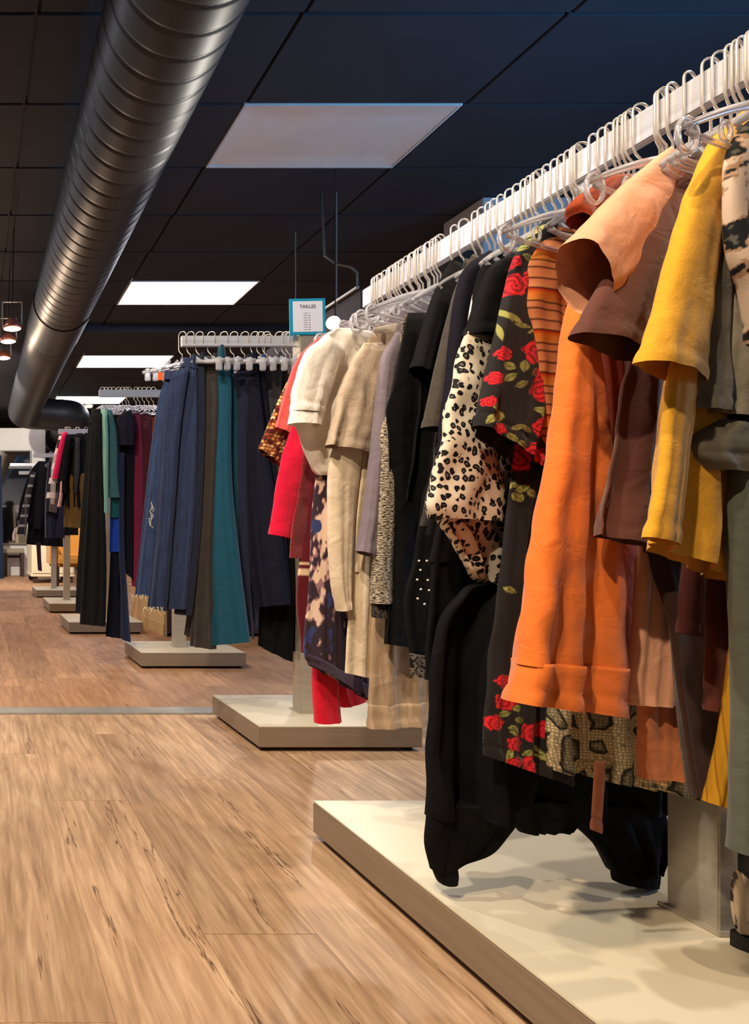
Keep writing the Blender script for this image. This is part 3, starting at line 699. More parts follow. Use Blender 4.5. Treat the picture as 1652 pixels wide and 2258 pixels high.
G('linen_skirt', 'beige linen skirt with deep hem band hanging lowest at the far end', 'skirt', 925, 8, [
  ('body', fab((176, 148, 118), var=.2, streak=True), [(850, 1100), (832, 1300), (817, 1392), (812, 1560)], [(935, 1100), (945, 1300), (948, 1400), (948, 1552)], dict(A=.007, k=1.8, b=.016)),
  ('hem_band', fab((182, 154, 124), var=.2, streak=True), [(812, 1552), (812, 1606)], [(948, 1545), (948, 1592)], dict(A=.007, k=1.8, b=.026, nv=8, sub=True))])
G('black_tee', 'black T-shirt with short sleeve right of the clear hangers', 't-shirt', 972, 20, [
  ('sleeve', fab(BK2), [(985, 578), (948, 655), (925, 730), (902, 811)], [(1012, 590), (985, 670), (962, 760), (936, 842)], dict(b=.02, A=.004, shift=.01)),
  ('body', fab(BK), [(978, 600), (955, 700), (930, 830), (908, 1000), (892, 1105)], None, dict(mir=.7))])
G('stud_tunic', 'black tunic with white studs and lace hem low on the rack', 'tunic', 988, 10, [
  ('body', fab(BK2), [(980, 640), (955, 1000), (930, 1100), (914, 1230), (894, 1330), (906, 1470)], [(1040, 640), (1030, 1000), (1010, 1100), (1005, 1230), (1000, 1330), (1000, 1500)], dict(A=.006)),
  ('lace_hem', tweed_mat('black_lace', (20, 18, 18), (120, 110, 100), 160, 160), [(903, 1440), (910, 1490)], [(1000, 1455), (1000, 1508)], dict(b=.019, A=.006, nv=8, sub=True))])
G('charcoal_tee', 'charcoal brown knit T-shirt with short sleeve between black garments', 't-shirt', 1008, 22, [
  ('sleeve', fab((62, 54, 46), var=.2), [(1030, 565), (995, 650), (962, 780), (929, 943)], [(1058, 585), (1030, 690), (1000, 800), (966, 953)], dict(b=.02, A=.004, shift=.01)),
  ('body', fab((44, 39, 35), var=.2), [(1025, 570), (1000, 700), (972, 900), (945, 1080), (925, 1160)], None, dict(mir=.7))])
pl, jk = G('piped_jacket', 'black track jacket with white piping along the sleeve', 'jacket', 1034, 22, [
  ('sleeve', fab((24, 22, 32)), [(1068, 556), (1022, 590), (1000, 650), (988, 730), (978, 850), (960, 1000)], [(1090, 575), (1062, 640), (1045, 700), (1030, 800), (1015, 900), (1005, 1010)], dict(b=.02, A=.003, shift=.008)),
  ('body', fab(BK), [(1062, 560), (1040, 640), (1015, 800), (985, 1000), (955, 1180)], None, dict(mir=.7))])
def piping(pl, jk, pts, r, m, nm):
    bm = bmesh.new(); out = []
    for x, y in resample(pts, 24):
        s, z = pl.un(x, y); n = .031
        out.append(Vector((pl.h[0]+s*pl.d[0]+n*pl.n[0], pl.h[1]+s*pl.d[1]+n*pl.n[1], z))-jk.location)
    sweep(bm, out, r, 6); link(nm, mesh_of(nm, bm, True), m, jk)
piping(pl, jk, [(1078, 572), (1040, 584), (1012, 644), (998, 706), (990, 785)], .0028, fab((226, 220, 214)), 'piping')
pl, dt = G('stud_cardigan', 'black cardigan with a row of tiny white studs down the sleeve', 'cardigan', 1056, 22, [
  ('sleeve', fab(BK), [(1090, 560), (1056, 590), (1040, 640), (1026, 720), (1000, 900), (985, 1000)], [(1110, 580), (1085, 640), (1070, 700), (1060, 800), (1050, 900), (1040, 1010)], dict(b=.018, A=.003, shift=.008)),
  ('body', fab(BK), [(1085, 570), (1060, 700), (1020, 900), (990, 1100), (960, 1240)], None, dict(mir=.6))])
STUD = bmesh.new(); bmesh.ops.create_icosphere(STUD, subdivisions=2, radius=.0023); STUD = mesh_of('stud', STUD, True)
M_STUD = plain('white_stud', (228, 222, 214), 0.25)
def studs(pl, root, pts, n):
    for x, y in pts:
        s, z = pl.un(x, y)
        link('stud', STUD, M_STUD, root, Vector((pl.h[0]+s*pl.d[0]+n*pl.n[0], pl.h[1]+s*pl.d[1]+n*pl.n[1], z))-root.location)
studs(pl, dt, [(1066, 596), (1061, 606), (1057, 618), (1053, 630), (1049, 643), (1046, 657), (1042, 673), (1034, 692)], .029)
st = bpy.data.objects['stud_tunic']; p2 = Pl(*rail1(988), 10)
studs(p2, st, [(906, 1236), (923, 1236), (909, 1256), (902, 1277), (925, 1278), (910, 1298), (903, 1318), (928, 1300), (918, 1330)], .020)
G('black_maxi_dress', 'plain black long dress filling the dark gap below the leopard blouse', 'dress', 1076, 14, [
  ('body', fab(BK), [(1110, 580), (1060, 700), (1005, 950), (970, 1150), (952, 1300), (945, 1500)], [(1200, 600), (1210, 700), (1210, 950), (1215, 1150), (1215, 1300), (1210, 1500)], dict(A=.009, k=3)),
  ('strap', fab(BK), [(1098, 548), (1106, 600)], [(1112, 548), (1124, 600)], dict(b=.006, nv=6))])
LEO = leopard_mat()
G('leopard_blouse', 'leopard print blouse with black yoke and gathered balloon sleeve', 'blouse', 1108, 22, [
  ('yoke', fab(BK2), [(1112, 565), (1062, 600), (1034, 680), (1012, 742)], [(1150, 575), (1120, 640), (1100, 700), (1082, 744)], dict(b=.020, A=.002, shift=.012)),
  ('sleeve', LEO, [(1011, 736), (986, 850), (962, 960), (946, 1060), (932, 1112), (940, 1142)], [(1084, 738), (1092, 850), (1108, 960), (1130, 1060), (1136, 1110), (1136, 1156)], dict(b=.022, b2=.040, A=.006, k=1.5, shift=.012, wr=.0022, hem=False)),
  ('sleeve_gathers', LEO, [(946, 1122), (985, 1174), (1016, 1222), (1030, 1258), (1062, 1286)], [(1134, 1120), (1138, 1180), (1136, 1220), (1128, 1258), (1108, 1292)], dict(b=.030, b2=.022, A=.007, k=3.5, wr=.006, shift=.004, hem=False, sub=True)),
  ('body', LEO, [(1120, 590), (1100, 740), (1095, 900), (1095, 1080)], None, dict(mir=.8))])
G('harem_trousers', 'black harem trousers with gathered cuffs hanging lowest over the white base', 'trousers', 1166, 4, [
  ('seat', fab(BK), [(1150, 560), (1132, 900), (1112, 1240), (1010, 1300), (958, 1400), (944, 1600), (944, 1800)], [(1290, 560), (1380, 900), (1440, 1250), (1458, 1400), (1464, 1550), (1466, 1700), (1464, 1790)], dict(A=.020, k=3.2, b=.018, b2=.045, hem=False, nv=90, nu=110, wr=.003)),
  ('leg', fab(BK), [(944, 1770), (944, 1860), (956, 1920)], [(1165, 1770), (1090, 1866), (1004, 1905)], dict(A=.010, k=4, b=.035, b2=.03, top=1, hem=False)),
  ('leg', fab(BK), [(1200, 1770), (1300, 1850), (1352, 1925)], [(1464, 1770), (1464, 1850), (1450, 1925)], dict(A=.010, k=4, b=.035, b2=.03, top=1, hem=False)),
  ('gusset', fab(BK), [(1080, 1760), (1120, 1800), (1150, 1836)], [(1330, 1760), (1300, 1800), (1262, 1832)], dict(A=.008, k=3, b=.034, b2=.02, top=1, hem=False)),
  ('cuff', fab(BK2), [(956, 1915), (972, 1948)], [(1004, 1900), (1002, 1942)], dict(A=.003, k=5, b=.030, b2=.026, nv=8, top=1)),
  ('cuff', fab(BK2), [(1352, 1918), (1358, 1944)], [(1450, 1918), (1446, 1956)], dict(A=.003, k=5, b=.030, b2=.026, nv=8, top=1))])
G('rose_dress', 'black dress printed with red roses and green leaves', 'dress', 1200, 18, [
  ('sleeve', PRINT, [(1178, 492), (1118, 568), (1088, 660), (1062, 780), (1036, 890), (1030, 942)], [(1205, 500), (1200, 600), (1190, 740), (1196, 850), (1196, 960), (1166, 1044)], dict(b=.022, A=.004, shift=.016, paint=roses, nu=230, nv=330, wr=.001)),
  ('body', PRINT, [(1195, 500), (1165, 700), (1140, 950), (1115, 1150), (1088, 1400), (1070, 1600), (1074, 1668)], [(1330, 510), (1320, 700), (1310, 950), (1305, 1150), (1300, 1400), (1295, 1600), (1290, 1745)], dict(b=.016, A=.008, paint=roses, nu=260, nv=420))])
G('striped_jumper', 'orange, tan and black striped knit top with a clear hanger loop over it', 'top', 1232, 18, [
  ('sleeve', bands_mat('knit_stripes', [(0.0, (206, 130, 84)), (0.10, (206, 130, 84)), (0.14, (70, 34, 24)), (0.18, (214, 134, 60)), (0.34, (214, 120, 40)), (0.42, (196, 60, 20)), (0.46, (60, 30, 22)), (0.50, (220, 150, 100)), (0.66, (210, 130, 90)), (0.70, (60, 30, 24)), (0.74, (214, 140, 90)), (0.92, (204, 128, 84)), (0.96, (60, 30, 22)), (1.0, (206, 130, 84))], 15, .05, 14),
   [(1200, 512), (1158, 590), (1148, 660), (1160, 780), (1176, 900), (1190, 980)], [(1270, 530), (1262, 620), (1262, 700), (1270, 800), (1280, 900), (1290, 990)], dict(b=.016, A=.008, k=1.3)),
  ('body', bands_mat('knit_stripes_body', [(0.0, (196, 124, 80)), (0.3, (200, 110, 50)), (0.36, (60, 30, 22)), (0.42, (206, 130, 84)), (0.9, (190, 70, 30)), (1.0, (60, 30, 22))], 22, .05, 14), [(1230, 500), (1220, 700), (1215, 900), (1205, 1080)], None, dict(mir=.8))])
ORANGE = fab((236, 120, 44), var=.05)
G('orange_coat', 'orange coat with wide sleeve and deep turn-up, the brightest garment', 'coat', 1345, 22, [
  ('sleeve', ORANGE, [(1290, 520), (1232, 680), (1212, 800), (1192, 950), (1162, 1120), (1132, 1300), (1112, 1460)], [(1330, 560), (1266, 740), (1278, 850), (1302, 1050), (1312, 1200), (1322, 1300), (1324, 1470)], dict(b=.024, b2=.045, A=.010, k=1.4, shift=.020, wr=.0012, hem=False, nv=70)),
  ('cuff', ORANGE, [(1116, 1452), (1107, 1500), (1098, 1541)], [(1322, 1462), (1319, 1510), (1322, 1568)], dict(b=.050, b2=.052, A=.010, k=1.4, shift=.020, nv=14, sub=True)),
  ('body', fab((206, 92, 30), var=.05), [(1345, 500), (1310, 900), (1306, 1200), (1296, 1455)], [(1440, 500), (1440, 900), (1445, 1200), (1450, 1468)], dict(b=.012, A=.006))])
G('snake_skirt', 'grey and beige snakeskin print skirt below the orange coat', 'skirt', 1262, 2, [
  ('body', snake_mat(), [(1290, 1000), (1262, 1300), (1216, 1500), (1203, 1600), (1204, 1692)], [(1420, 1000), (1440, 1300), (1490, 1500), (1522, 1650), (1532, 1758)], dict(b=.02, b2=.03, A=.012, k=2.2, nu=90, nv=60))])
G('ribbed_skirt', 'ochre ribbed pleated skirt behind the brown sleeve', 'skirt', 1312, 14, [
  ('body', bands_mat('ochre_ribs', [(0.0, (182, 118, 44)), (0.35, (196, 130, 50)), (0.5, (96, 56, 16)), (0.65, (188, 122, 46)), (1.0, (182, 118, 44))], 62, 0, 20, False), [(1290, 700), (1272, 780), (1284, 950), (1298, 1140)], [(1400, 720), (1400, 800), (1400, 950), (1400, 1146)], dict(b=.014, A=.006, k=2))])
G('rust_jacket', 'rust suede collar of a jacket standing up under the rail', 'jacket', 1372, 16, [
  ('collar', fab((156, 62, 20), var=.2), [(1336, 394), (1282, 424), (1244, 455), (1250, 480)], [(1376, 392), (1352, 430), (1310, 470), (1272, 508)], dict(b=.016, A=.003, shift=.01)),
  ('body', fab((132, 50, 18)), [(1352, 410), (1322, 500), (1330, 700), (1345, 900), (1345, 1000)], None, dict(mir=.7))])
PEACH = fab((240, 172, 132), var=.04)
G('peach_shirt', 'peach satin shirt with short open sleeve under a clear hanger', 'shirt', 1428, 20, [
  ('sleeve', PEACH, [(1432, 342), (1385, 382), (1330, 430), (1270, 494), (1219, 546)], [(1500, 480), (1455, 545), (1400, 612), (1335, 660), (1272, 699)], dict(b=.020, b2=.046, A=.008, k=1.2, shift=.022, wr=.002)),
  ('body', PEACH, [(1430, 370), (1400, 560), (1400, 800), (1410, 1000)], None, dict(mir=.6))])
G('peach_slip', 'pale peach slip dress hem between the orange coat and dark brown dress', 'dress', 1402, 4, [
  ('body', fab((238, 176, 140), var=.05), [(1440, 760), (1420, 1000), (1404, 1200), (1396, 1350), (1379, 1552)], [(1530, 760), (1530, 1000), (1530, 1200), (1510, 1380), (1492, 1555)], dict(b=.016, b2=.024, A=.009, k=1.8))])
G('terracotta_skirt', 'terracotta skirt showing below the peach slip dress', 'skirt', 1384, 2, [
  ('body', fab((196, 116, 72)), [(1432, 1200), (1414, 1400), (1405, 1600), (1408, 1714)], [(1570, 1200), (1550, 1400), (1538, 1600), (1532, 1720)], dict(b=.014, A=.009)),
  ('tie', fab((168, 100, 62)), [(1375, 1700), (1371, 1780), (1366, 1858)], [(1398, 1700), (1396, 1780), (1392, 1868)], dict(b=.004, b2=.004, A=.001, shift=-.045)),
  ('label_tab', fab((222, 176, 130)), [(1440, 1712), (1440, 1726)], [(1460, 1714), (1460, 1730)], dict(b=.004, nv=5, shift=.004))])
BROWN = fab((96, 54, 42), var=.06)
G('brown_tee', 'chocolate brown short-sleeved shirt with wide sleeve pointing left', 't-shirt', 1480, 20, [
  ('sleeve', BROWN, [(1488, 352), (1425, 455), (1360, 545), (1292, 642), (1242, 742)], [(1520, 370), (1485, 520), (1455, 620), (1428, 710), (1388, 800)], dict(b=.018, b2=.034, A=.004, k=1.2, shift=.018)),
  ('body', BROWN, [(1490, 372), (1450, 600), (1398, 800), (1382, 900), (1362, 1050), (1333, 1178)], [(1600, 380), (1600, 600), (1600, 800), (1600, 900), (1600, 1050), (1590, 1252)], dict(b=.014, b2=.022, A=.010, k=2.2))])
G('dark_brown_dress', 'long dark brown knit dress ending beside the mustard skirt', 'dress', 1468, 2, [
  ('body', fab((58, 32, 24), var=.15), [(1480, 900), (1440, 1150), (1432, 1215), (1472, 1400), (1492, 1560), (1528, 1754)], [(1650, 900), (1650, 1150), (1650, 1215), (1650, 1400), (1640, 1560), (1600, 1768)], dict(b=.014, b2=.02, A=.009, k=2.6))])
G('wine_brown_jumper', 'reddish brown top hem in the shadow under the yellow shirt', 'top', 1520, 4, [
  ('body', fab((84, 36, 24), var=.12), [(1570, 900), (1520, 1200), (1506, 1300), (1498, 1396)], [(1600, 900), (1545, 1200), (1545, 1300), (1545, 1404)], dict(b=.010, A=.004)),
  ('panel', fab((88, 38, 24), var=.12), [(1600, 900), (1568, 1250), (1562, 1450), (1558, 1566)], [(1660, 900), (1620, 1250), (1612, 1450), (1604, 1570)], dict(b=.010, A=.004))])
YEL = fab((226, 164, 40), var=.10, bump=.5)
G('yellow_shirt', 'mustard yellow short-sleeved shirt with stepped hem', 'shirt', 1585, 20, [
  ('sleeve', YEL, [(1596, 262), (1536, 320), (1498, 400), (1470, 470), (1440, 580), (1411, 700), (1378, 804)], [(1622, 290), (1580, 380), (1556, 450), (1532, 560), (1515, 680), (1503, 852)], dict(b=.018, b2=.030, A=.004, k=1.3, shift=.018, nv=60)),
  ('front_panel', YEL, [(1540, 420), (1500, 600), (1452, 820), (1436, 950), (1426, 1050), (1400, 1184)], [(1580, 420), (1560, 600), (1510, 820), (1490, 950), (1478, 1050), (1462, 1202)], dict(b=.010, b2=.016, A=.003, shift=.012)),
  ('body', YEL, [(1590, 290), (1545, 500), (1472, 850), (1455, 1000), (1440, 1198)], [(1680, 290), (1680, 500), (1660, 850), (1640, 1000), (1612, 1282)], dict(b=.012, b2=.022, A=.010, k=1.8))])
G('mustard_skirt', 'olive mustard ribbed long skirt, last before the grey trousers', 'skirt', 1578, 2, [
  ('body', bands_mat('mustard_ribs', [(0.0, (176, 124, 22)), (0.4, (190, 138, 30)), (0.55, (140, 92, 14)), (0.7, (182, 128, 26)), (1.0, (176, 124, 22))], 90, 0, 20, False), [(1660, 900), (1632, 1250), (1616, 1400), (1592, 1600), (1558, 1768)], [(1700, 900), (1690, 1250), (1680, 1400), (1660, 1600), (1630, 1788)], dict(b=.014, b2=.022, A=.006, k=2))])
GREY = fab((98, 92, 76), var=.10)
GREY2 = fab((128, 120, 102), var=.10)
G('grey_tee', 'dark khaki grey T-shirt between yellow shirt and floral blouse', 't-shirt', 1612, 16, [
  ('sleeve', GREY, [(1606, 302), (1560, 332), (1540, 430), (1530, 520), (1512, 700), (1500, 902)], [(1640, 310), (1615, 420), (1602, 550), (1590, 700), (1584, 918)], dict(b=.014, b2=.024, A=.006, k=1.6, shift=.008, wr=.002)),
  ('body', GREY, [(1630, 310), (1590, 500), (1580, 700), (1575, 905)], None, dict(mir=.9))])
G('khaki_shirt', 'crumpled light khaki shirt with rolled hem at the picture edge', 'shirt', 1632, 14, [
  ('sleeve', GREY2, [(1634, 300), (1592, 360), (1582, 470), (1590, 620), (1582, 760), (1568, 911)], [(1665, 320), (1640, 420), (1650, 560), (1666, 700), (1680, 800), (1690, 945)], dict(b=.014, b2=.028, A=.006, k=2, shift=.006, wr=.004)),
  ('rolled_hem', GREY, [(1585, 925), (1540, 962), (1538, 1000), (1562, 1036)], [(1710, 935), (1715, 970), (1715, 1010), (1715, 1052)], dict(b=.024, b2=.03, A=.006, k=2.5, wr=.004)),
  ('body', GREY, [(1650, 330), (1640, 700), (1640, 900), (1645, 1000)], None, dict(mir=.9))])
G('grey_trousers', 'grey green trousers hanging at the right picture edge', 'trousers', 1644, 2, [
  ('leg', fab((88, 92, 78), var=.10), [(1650, 700), (1618, 1060), (1610, 1200), (1622, 1400), (1626, 1600), (1622, 1878)], [(1720, 700), (1715, 1060), (1715, 1200), (1715, 1400), (1715, 1600), (1710, 1885)], dict(b=.02, b2=.03, A=.006, k=2)),
  ('leg', fab((86, 90, 76), var=.10), [(1680, 700), (1690, 1060), (1690, 1200), (1700, 1400), (1700, 1600), (1696, 1870)], [(1790, 700), (1790, 1060), (1790, 1200), (1790, 1400), (1785, 1600), (1780, 1875)], dict(b=.02, b2=.03, A=.006, k=2, shift=-.03)),
  ('waistband', fab((84, 88, 74)), [(1648, 670), (1650, 720)], [(1792, 670), (1790, 720)], dict(b=.022, nv=8))])
G('floral_blouse', 'black, cream and tan floral blouse cut off by the right picture edge', 'blouse', 1668, 14, [
  ('sleeve', PRINT, [(1660, 250), (1600, 310), (1576, 400), (1590, 560), (1618, 650), (1642, 760)], [(1720, 270), (1740, 420), (1740, 500), (1740, 600), (1740, 700), (1740, 790)], dict(b=.016, b2=.03, A=.004, shift=.010, paint=grey_floral, nu=170, nv=180)),
  ('body', PRINT, [(1690, 250), (1680, 420), (1680, 600), (1690, 800)], None, dict(paint=grey_floral, nu=80, nv=80))])
# empty hangers and further hooks along the nearest rail
for x, who in ((822, 'end of the rail'), (855, 'striped tunic'), (868, 'red trousers'), (940, 'tweed jumper'), (1020, 'charcoal tee'), (1044, 'piped jacket'), (1092, 'black maxi dress'), (1128, 'leopard blouse'),
               (1148, 'gap before the harem trousers'), (1182, 'harem trousers'), (1216, 'rose dress'), (1246, 'striped jumper'), (1290, 'snake skirt'), (1328, 'ribbed skirt'), (1358, 'orange coat'), (1446, 'peach shirt'), (1498, 'brown tee'), (1600, 'yellow shirt')):
    hx, hy = rail1(x)
    hanger(hx, hy, RZ1+.004, math.radians(18), 'empty clear hanger on the nearest rail next to the '+who, 'clear hangers on the nearest rail', small=True)
for x, a_, who in ((828, 8, 'at the far rail end, its loop above the white blouse'), (862, 14, 'over the white blouse shoulder'), (884, 16, 'over the oatmeal tee collar'), (899, 14, 'above the cream cardigan'), (918, 16, 'left of the black tee'), (1236, 16, 'with its loop over the striped jumper'), (1454, 16, 'lying over the peach shirt'), (1660, 14, 'with large loop at the right picture edge')):
    hx, hy = rail1(x)
    hanger(hx, hy-.012, RZ1+.004, math.radians(a_), 'clear looped hanger '+who, 'clear hangers on the nearest rail', small=False)
# ------------------------------------------------------------------ clothes on the racks behind
DENIM = lambda c: fab(c, var=.42, streak=True, bump=.4)
def GR(name, label, cat, hx, hy, top, ang, pieces, grp, clip=False, hang=True, hl=None, hg=None):
    pl = Pl(hx, hy, ang)
    o = garment(name, label, cat, pl, pieces, grp)
    if hang: hanger(hx, hy, top+.004, pl.a, hl+' holding the '+name.replace('_', ' '), hg, clip=clip, small=not clip)
    return pl, o
def rack2(name, label, cat, hook, ang, pieces, hang=True, dy=0.0):
    return GR(name, label, cat, (hook-X0)*Z2/F, Z2+dy, 1.416, ang, pieces, 'trousers on the second rack', True, hang, 'clear clip hanger on the trouser rack rail', 'clip hangers on the second rack')
def band(m, x0, x1, y, h=26, b=.016):
    return ('waistband', m, [(x0, y), (x0-1, y+h)], [(x1, y+2), (x1, y+h+2)], dict(b=b, A=.001, nv=6, top=1, hem=False, shift=.002))
D1, D2, D3 = DENIM((34, 50, 84)), DENIM((27, 40, 70)), DENIM((20, 27, 48))
pl, jn = rack2('light_jeans', 'faded blue jeans with frayed hem and ripped knee, leftmost on the trouser rack', 'jeans', 402, -38, [
  ('leg', D1, [(362, 838), (346, 900), (326, 1050), (311, 1200), (298, 1312)], [(392, 830), (380, 950), (358, 1100), (345, 1200), (337, 1314)], dict(b=.02, A=.011, wr=.002)),
  ('leg', D2, [(388, 826), (368, 900), (358, 1050), (350, 1180), (334, 1335)], [(424, 812), (405, 950), (394, 1100), (386, 1200), (374, 1346)], dict(b=.02, A=.011, wr=.002, shift=.03)),
  band(D2, 364, 418, 818, 20, .02)])
def tuft(pl, root, pts, m, nm, n=.05):
    rs = random.Random(5); bm = bmesh.new()
    for x, y, l in pts:
        s, z = pl.un(x, y); a = Vector((pl.h[0]+s*pl.d[0]+n*pl.n[0], pl.h[1]+s*pl.d[1]+n*pl.n[1], z))-root.location
        sweep(bm, [a, a+Vector((rs.uniform(-.006, .006), -.003, -l*.5)), a+Vector((rs.uniform(-.01, .01), -.002, -l))], .0011, 4)
    link(nm, mesh_of(nm, bm), m, root)
rs = random.Random(2)
M_THREAD = fab((206, 196, 170))
tuft(pl, jn, [(302+i*4.4+rs.uniform(-2, 2), 1309, rs.uniform(.008, .025)) for i in range(8)]+[(330+i*4+rs.uniform(-2, 2), 1336, rs.uniform(.006, .03)) for i in range(11)], M_THREAD, 'frayed_threads')
tuft(pl, jn, [(346+rs.uniform(-3, 5), 1108+i*5, .02) for i in range(10)], M_THREAD, 'knee_rip', .062)
rack2('indigo_jeans', 'indigo jeans second from the left on the trouser rack', 'jeans', 420, -38, [
  ('leg', D2, [(405, 806), (394, 950), (386, 1100), (378, 1250), (366, 1340)], [(438, 806), (440, 950), (432, 1150), (424, 1250), (416, 1342)], dict(b=.02, A=.011, shift=.02)),
  ('leg', D3, [(400, 812), (392, 950), (386, 1100), (380, 1250), (372, 1330)], [(430, 812), (432, 950), (426, 1150), (420, 1250), (410, 1330)], dict(b=.018, A=.011, shift=-.03)),
  band(D2, 400, 440, 790, 22, .03)])
rack2('dark_indigo_jeans', 'dark indigo jeans with frayed hem beside the charcoal trousers', 'jeans', 440, -38, [
  ('leg', D3, [(424, 800), (418, 950), (408, 1100), (398, 1250), (390, 1352)], [(456, 800), (456, 950), (448, 1150), (440, 1250), (428, 1356)], dict(b=.02, A=.011, shift=.02)),
  ('leg', D3, [(420, 800), (418, 950), (412, 1100), (405, 1250), (400, 1345)], [(450, 800), (450, 950), (444, 1150), (436, 1250), (424, 1345)], dict(b=.018, A=.011, shift=-.03)),
  band(D3, 424, 458, 784, 24, .03)])
C1 = fab((46, 41, 38), var=.15)
rack2('charcoal_trousers', 'charcoal grey trousers left of the teal trousers', 'trousers', 466, -36, [
  ('leg', C1, [(450, 800), (447, 900), (441, 1100), (436, 1250), (424, 1422)], [(482, 800), (486, 900), (478, 1100), (472, 1250), (480, 1430)], dict(b=.02, A=.011, shift=.02)),
  ('leg', C1, [(448, 800), (446, 900), (436, 1100), (424, 1250), (402, 1400)], [(478, 800), (480, 900), (470, 1100), (462, 1250), (440, 1408)], dict(b=.018, A=.011, shift=-.02)),
  band(C1, 449, 484, 786, 24, .03)])
T1 = fab((4, 66, 86), var=.06)
rack2('teal_trousers', 'flared teal trousers in the middle of the trouser rack', 'trousers', 494, -34, [
  ('leg', T1, [(484, 790), (482, 850), (472, 1000), (463, 1200), (474, 1420)], [(502, 790), (515, 850), (515, 1000), (520, 1100), (536, 1250), (557, 1412)], dict(b=.022, A=.013, k=1.4, shift=.035)),
  ('leg', T1, [(490, 800), (488, 900), (484, 1000), (480, 1200), (484, 1405)], [(512, 800), (522, 900), (522, 1000), (526, 1200), (540, 1398)], dict(b=.018, A=.011, shift=-.015)),
  ('waistband', T1, [(487, 770), (485, 800)], [(499, 770), (504, 800)], dict(b=.03, A=.001, nv=6, shift=.03))])
N1 = DENIM((20, 27, 52)); N2 = fab((22, 22, 36), var=.12); K1 = fab((10, 10, 14), var=.1)
rack2('navy_jeans', 'slim navy jeans right of the teal trousers', 'jeans', 540, -34, [
  ('leg', N1, [(526, 805), (520, 900), (512, 1000), (522, 1200), (536, 1340)], [(552, 805), (550, 900), (546, 1000), (550, 1200), (562, 1410)], dict(b=.02, A=.011, shift=.012)),
  ('leg', N1, [(532, 805), (528, 900), (524, 1000), (530, 1200), (540, 1330)], [(560, 805), (560, 900), (556, 1000), (560, 1200), (566, 1390)], dict(b=.018, A=.011, shift=-.03)),
  band(N1, 524, 556, 792, 22, .03)])
rack2('navy_wide_trousers', 'wide dark navy trousers near the rack post', 'trousers', 562, -34, [
  ('leg', N2, [(548, 795), (544, 900), (540, 1000), (546, 1200), (566, 1338)], [(570, 800), (582, 900), (594, 1000), (622, 1160), (642, 1330)], dict(b=.022, A=.013, shift=.025)),
  ('leg', N2, [(556, 800), (556, 900), (556, 1000), (560, 1200), (575, 1340)], [(580, 800), (590, 900), (602, 1000), (626, 1160), (640, 1335)], dict(b=.018, A=.013, shift=-.02)),
  band(N2, 546, 572, 782, 24, .03)])
rack2('blue_jeans', 'mid blue jeans tucked behind the navy trousers', 'jeans', 588, -34, [
  ('leg', DENIM((52, 76, 118)), [(556, 805), (560, 900), (562, 980), (566, 1200)], [(586, 805), (584, 900), (584, 980), (588, 1200)], dict(b=.02, A=.011)),
  ('leg', DENIM((48, 70, 110)), [(564, 805), (566, 900), (570, 980), (574, 1200)], [(592, 805), (592, 900), (594, 980), (598, 1200)], dict(b=.02, A=.011, shift=-.04)),
  band(DENIM((52, 76, 118)), 556, 588, 790, 20, .026)])
rack2('slate_jeans', 'slate grey jeans closest to the rack post', 'jeans', 616, -34, [
  ('leg', DENIM((44, 46, 52)), [(588, 802), (588, 900), (598, 1000), (610, 1200)], [(622, 802), (620, 900), (622, 1000), (632, 1200)], dict(b=.02, A=.011)),
  ('leg', DENIM((44, 46, 52)), [(598, 802), (598, 900), (606, 1000), (616, 1200)], [(630, 802), (632, 900), (636, 1000), (640, 1200)], dict(b=.02, A=.011, shift=-.04)),
  band(DENIM((48, 50, 56)), 588, 626, 786, 20, .026)])
rack2('black_trousers', 'black trousers whose hem hangs lowest on the trouser rack', 'trousers', 600, -30, [
  ('leg', K1, [(590, 900), (578, 1100), (572, 1280), (569, 1422)], [(628, 900), (640, 1100), (650, 1300), (646, 1460)], dict(b=.022, A=.011, shift=.0)),
  ('leg', K1, [(600, 900), (590, 1100), (584, 1280), (582, 1416)], [(636, 900), (646, 1100), (652, 1300), (652, 1440)], dict(b=.018, A=.011, shift=-.035)),
  band(K1, 590, 630, 880, 22, .026)], dy=.03)
rack2('pale_grey_trousers', 'pale grey green trousers narrow against the rack post', 'trousers', 640, -30, [
  ('leg', fab((112, 116, 104), var=.1), [(632, 820), (640, 1000), (646, 1200), (650, 1395)], [(650, 820), (656, 1000), (662, 1200), (668, 1398)], dict(b=.018, A=.011, shift=-.03)),
  ('leg', fab((104, 108, 98), var=.1), [(636, 820), (644, 1000), (650, 1200), (654, 1388)], [(654, 820), (660, 1000), (666, 1200), (672, 1390)], dict(b=.018, A=.011, shift=-.07))])
for x, who in ((516, 'right of the teal trousers'), (575, 'right of the navy wide trousers'), (630, 'right of the slate jeans'), (654, 'at the rack post')):
    hanger((x-X0)*Z2/F, Z2, 1.42, math.radians(-34), 'empty clear clip hanger on the trouser rail '+who, 'clip hangers on the second rack', clip=True)

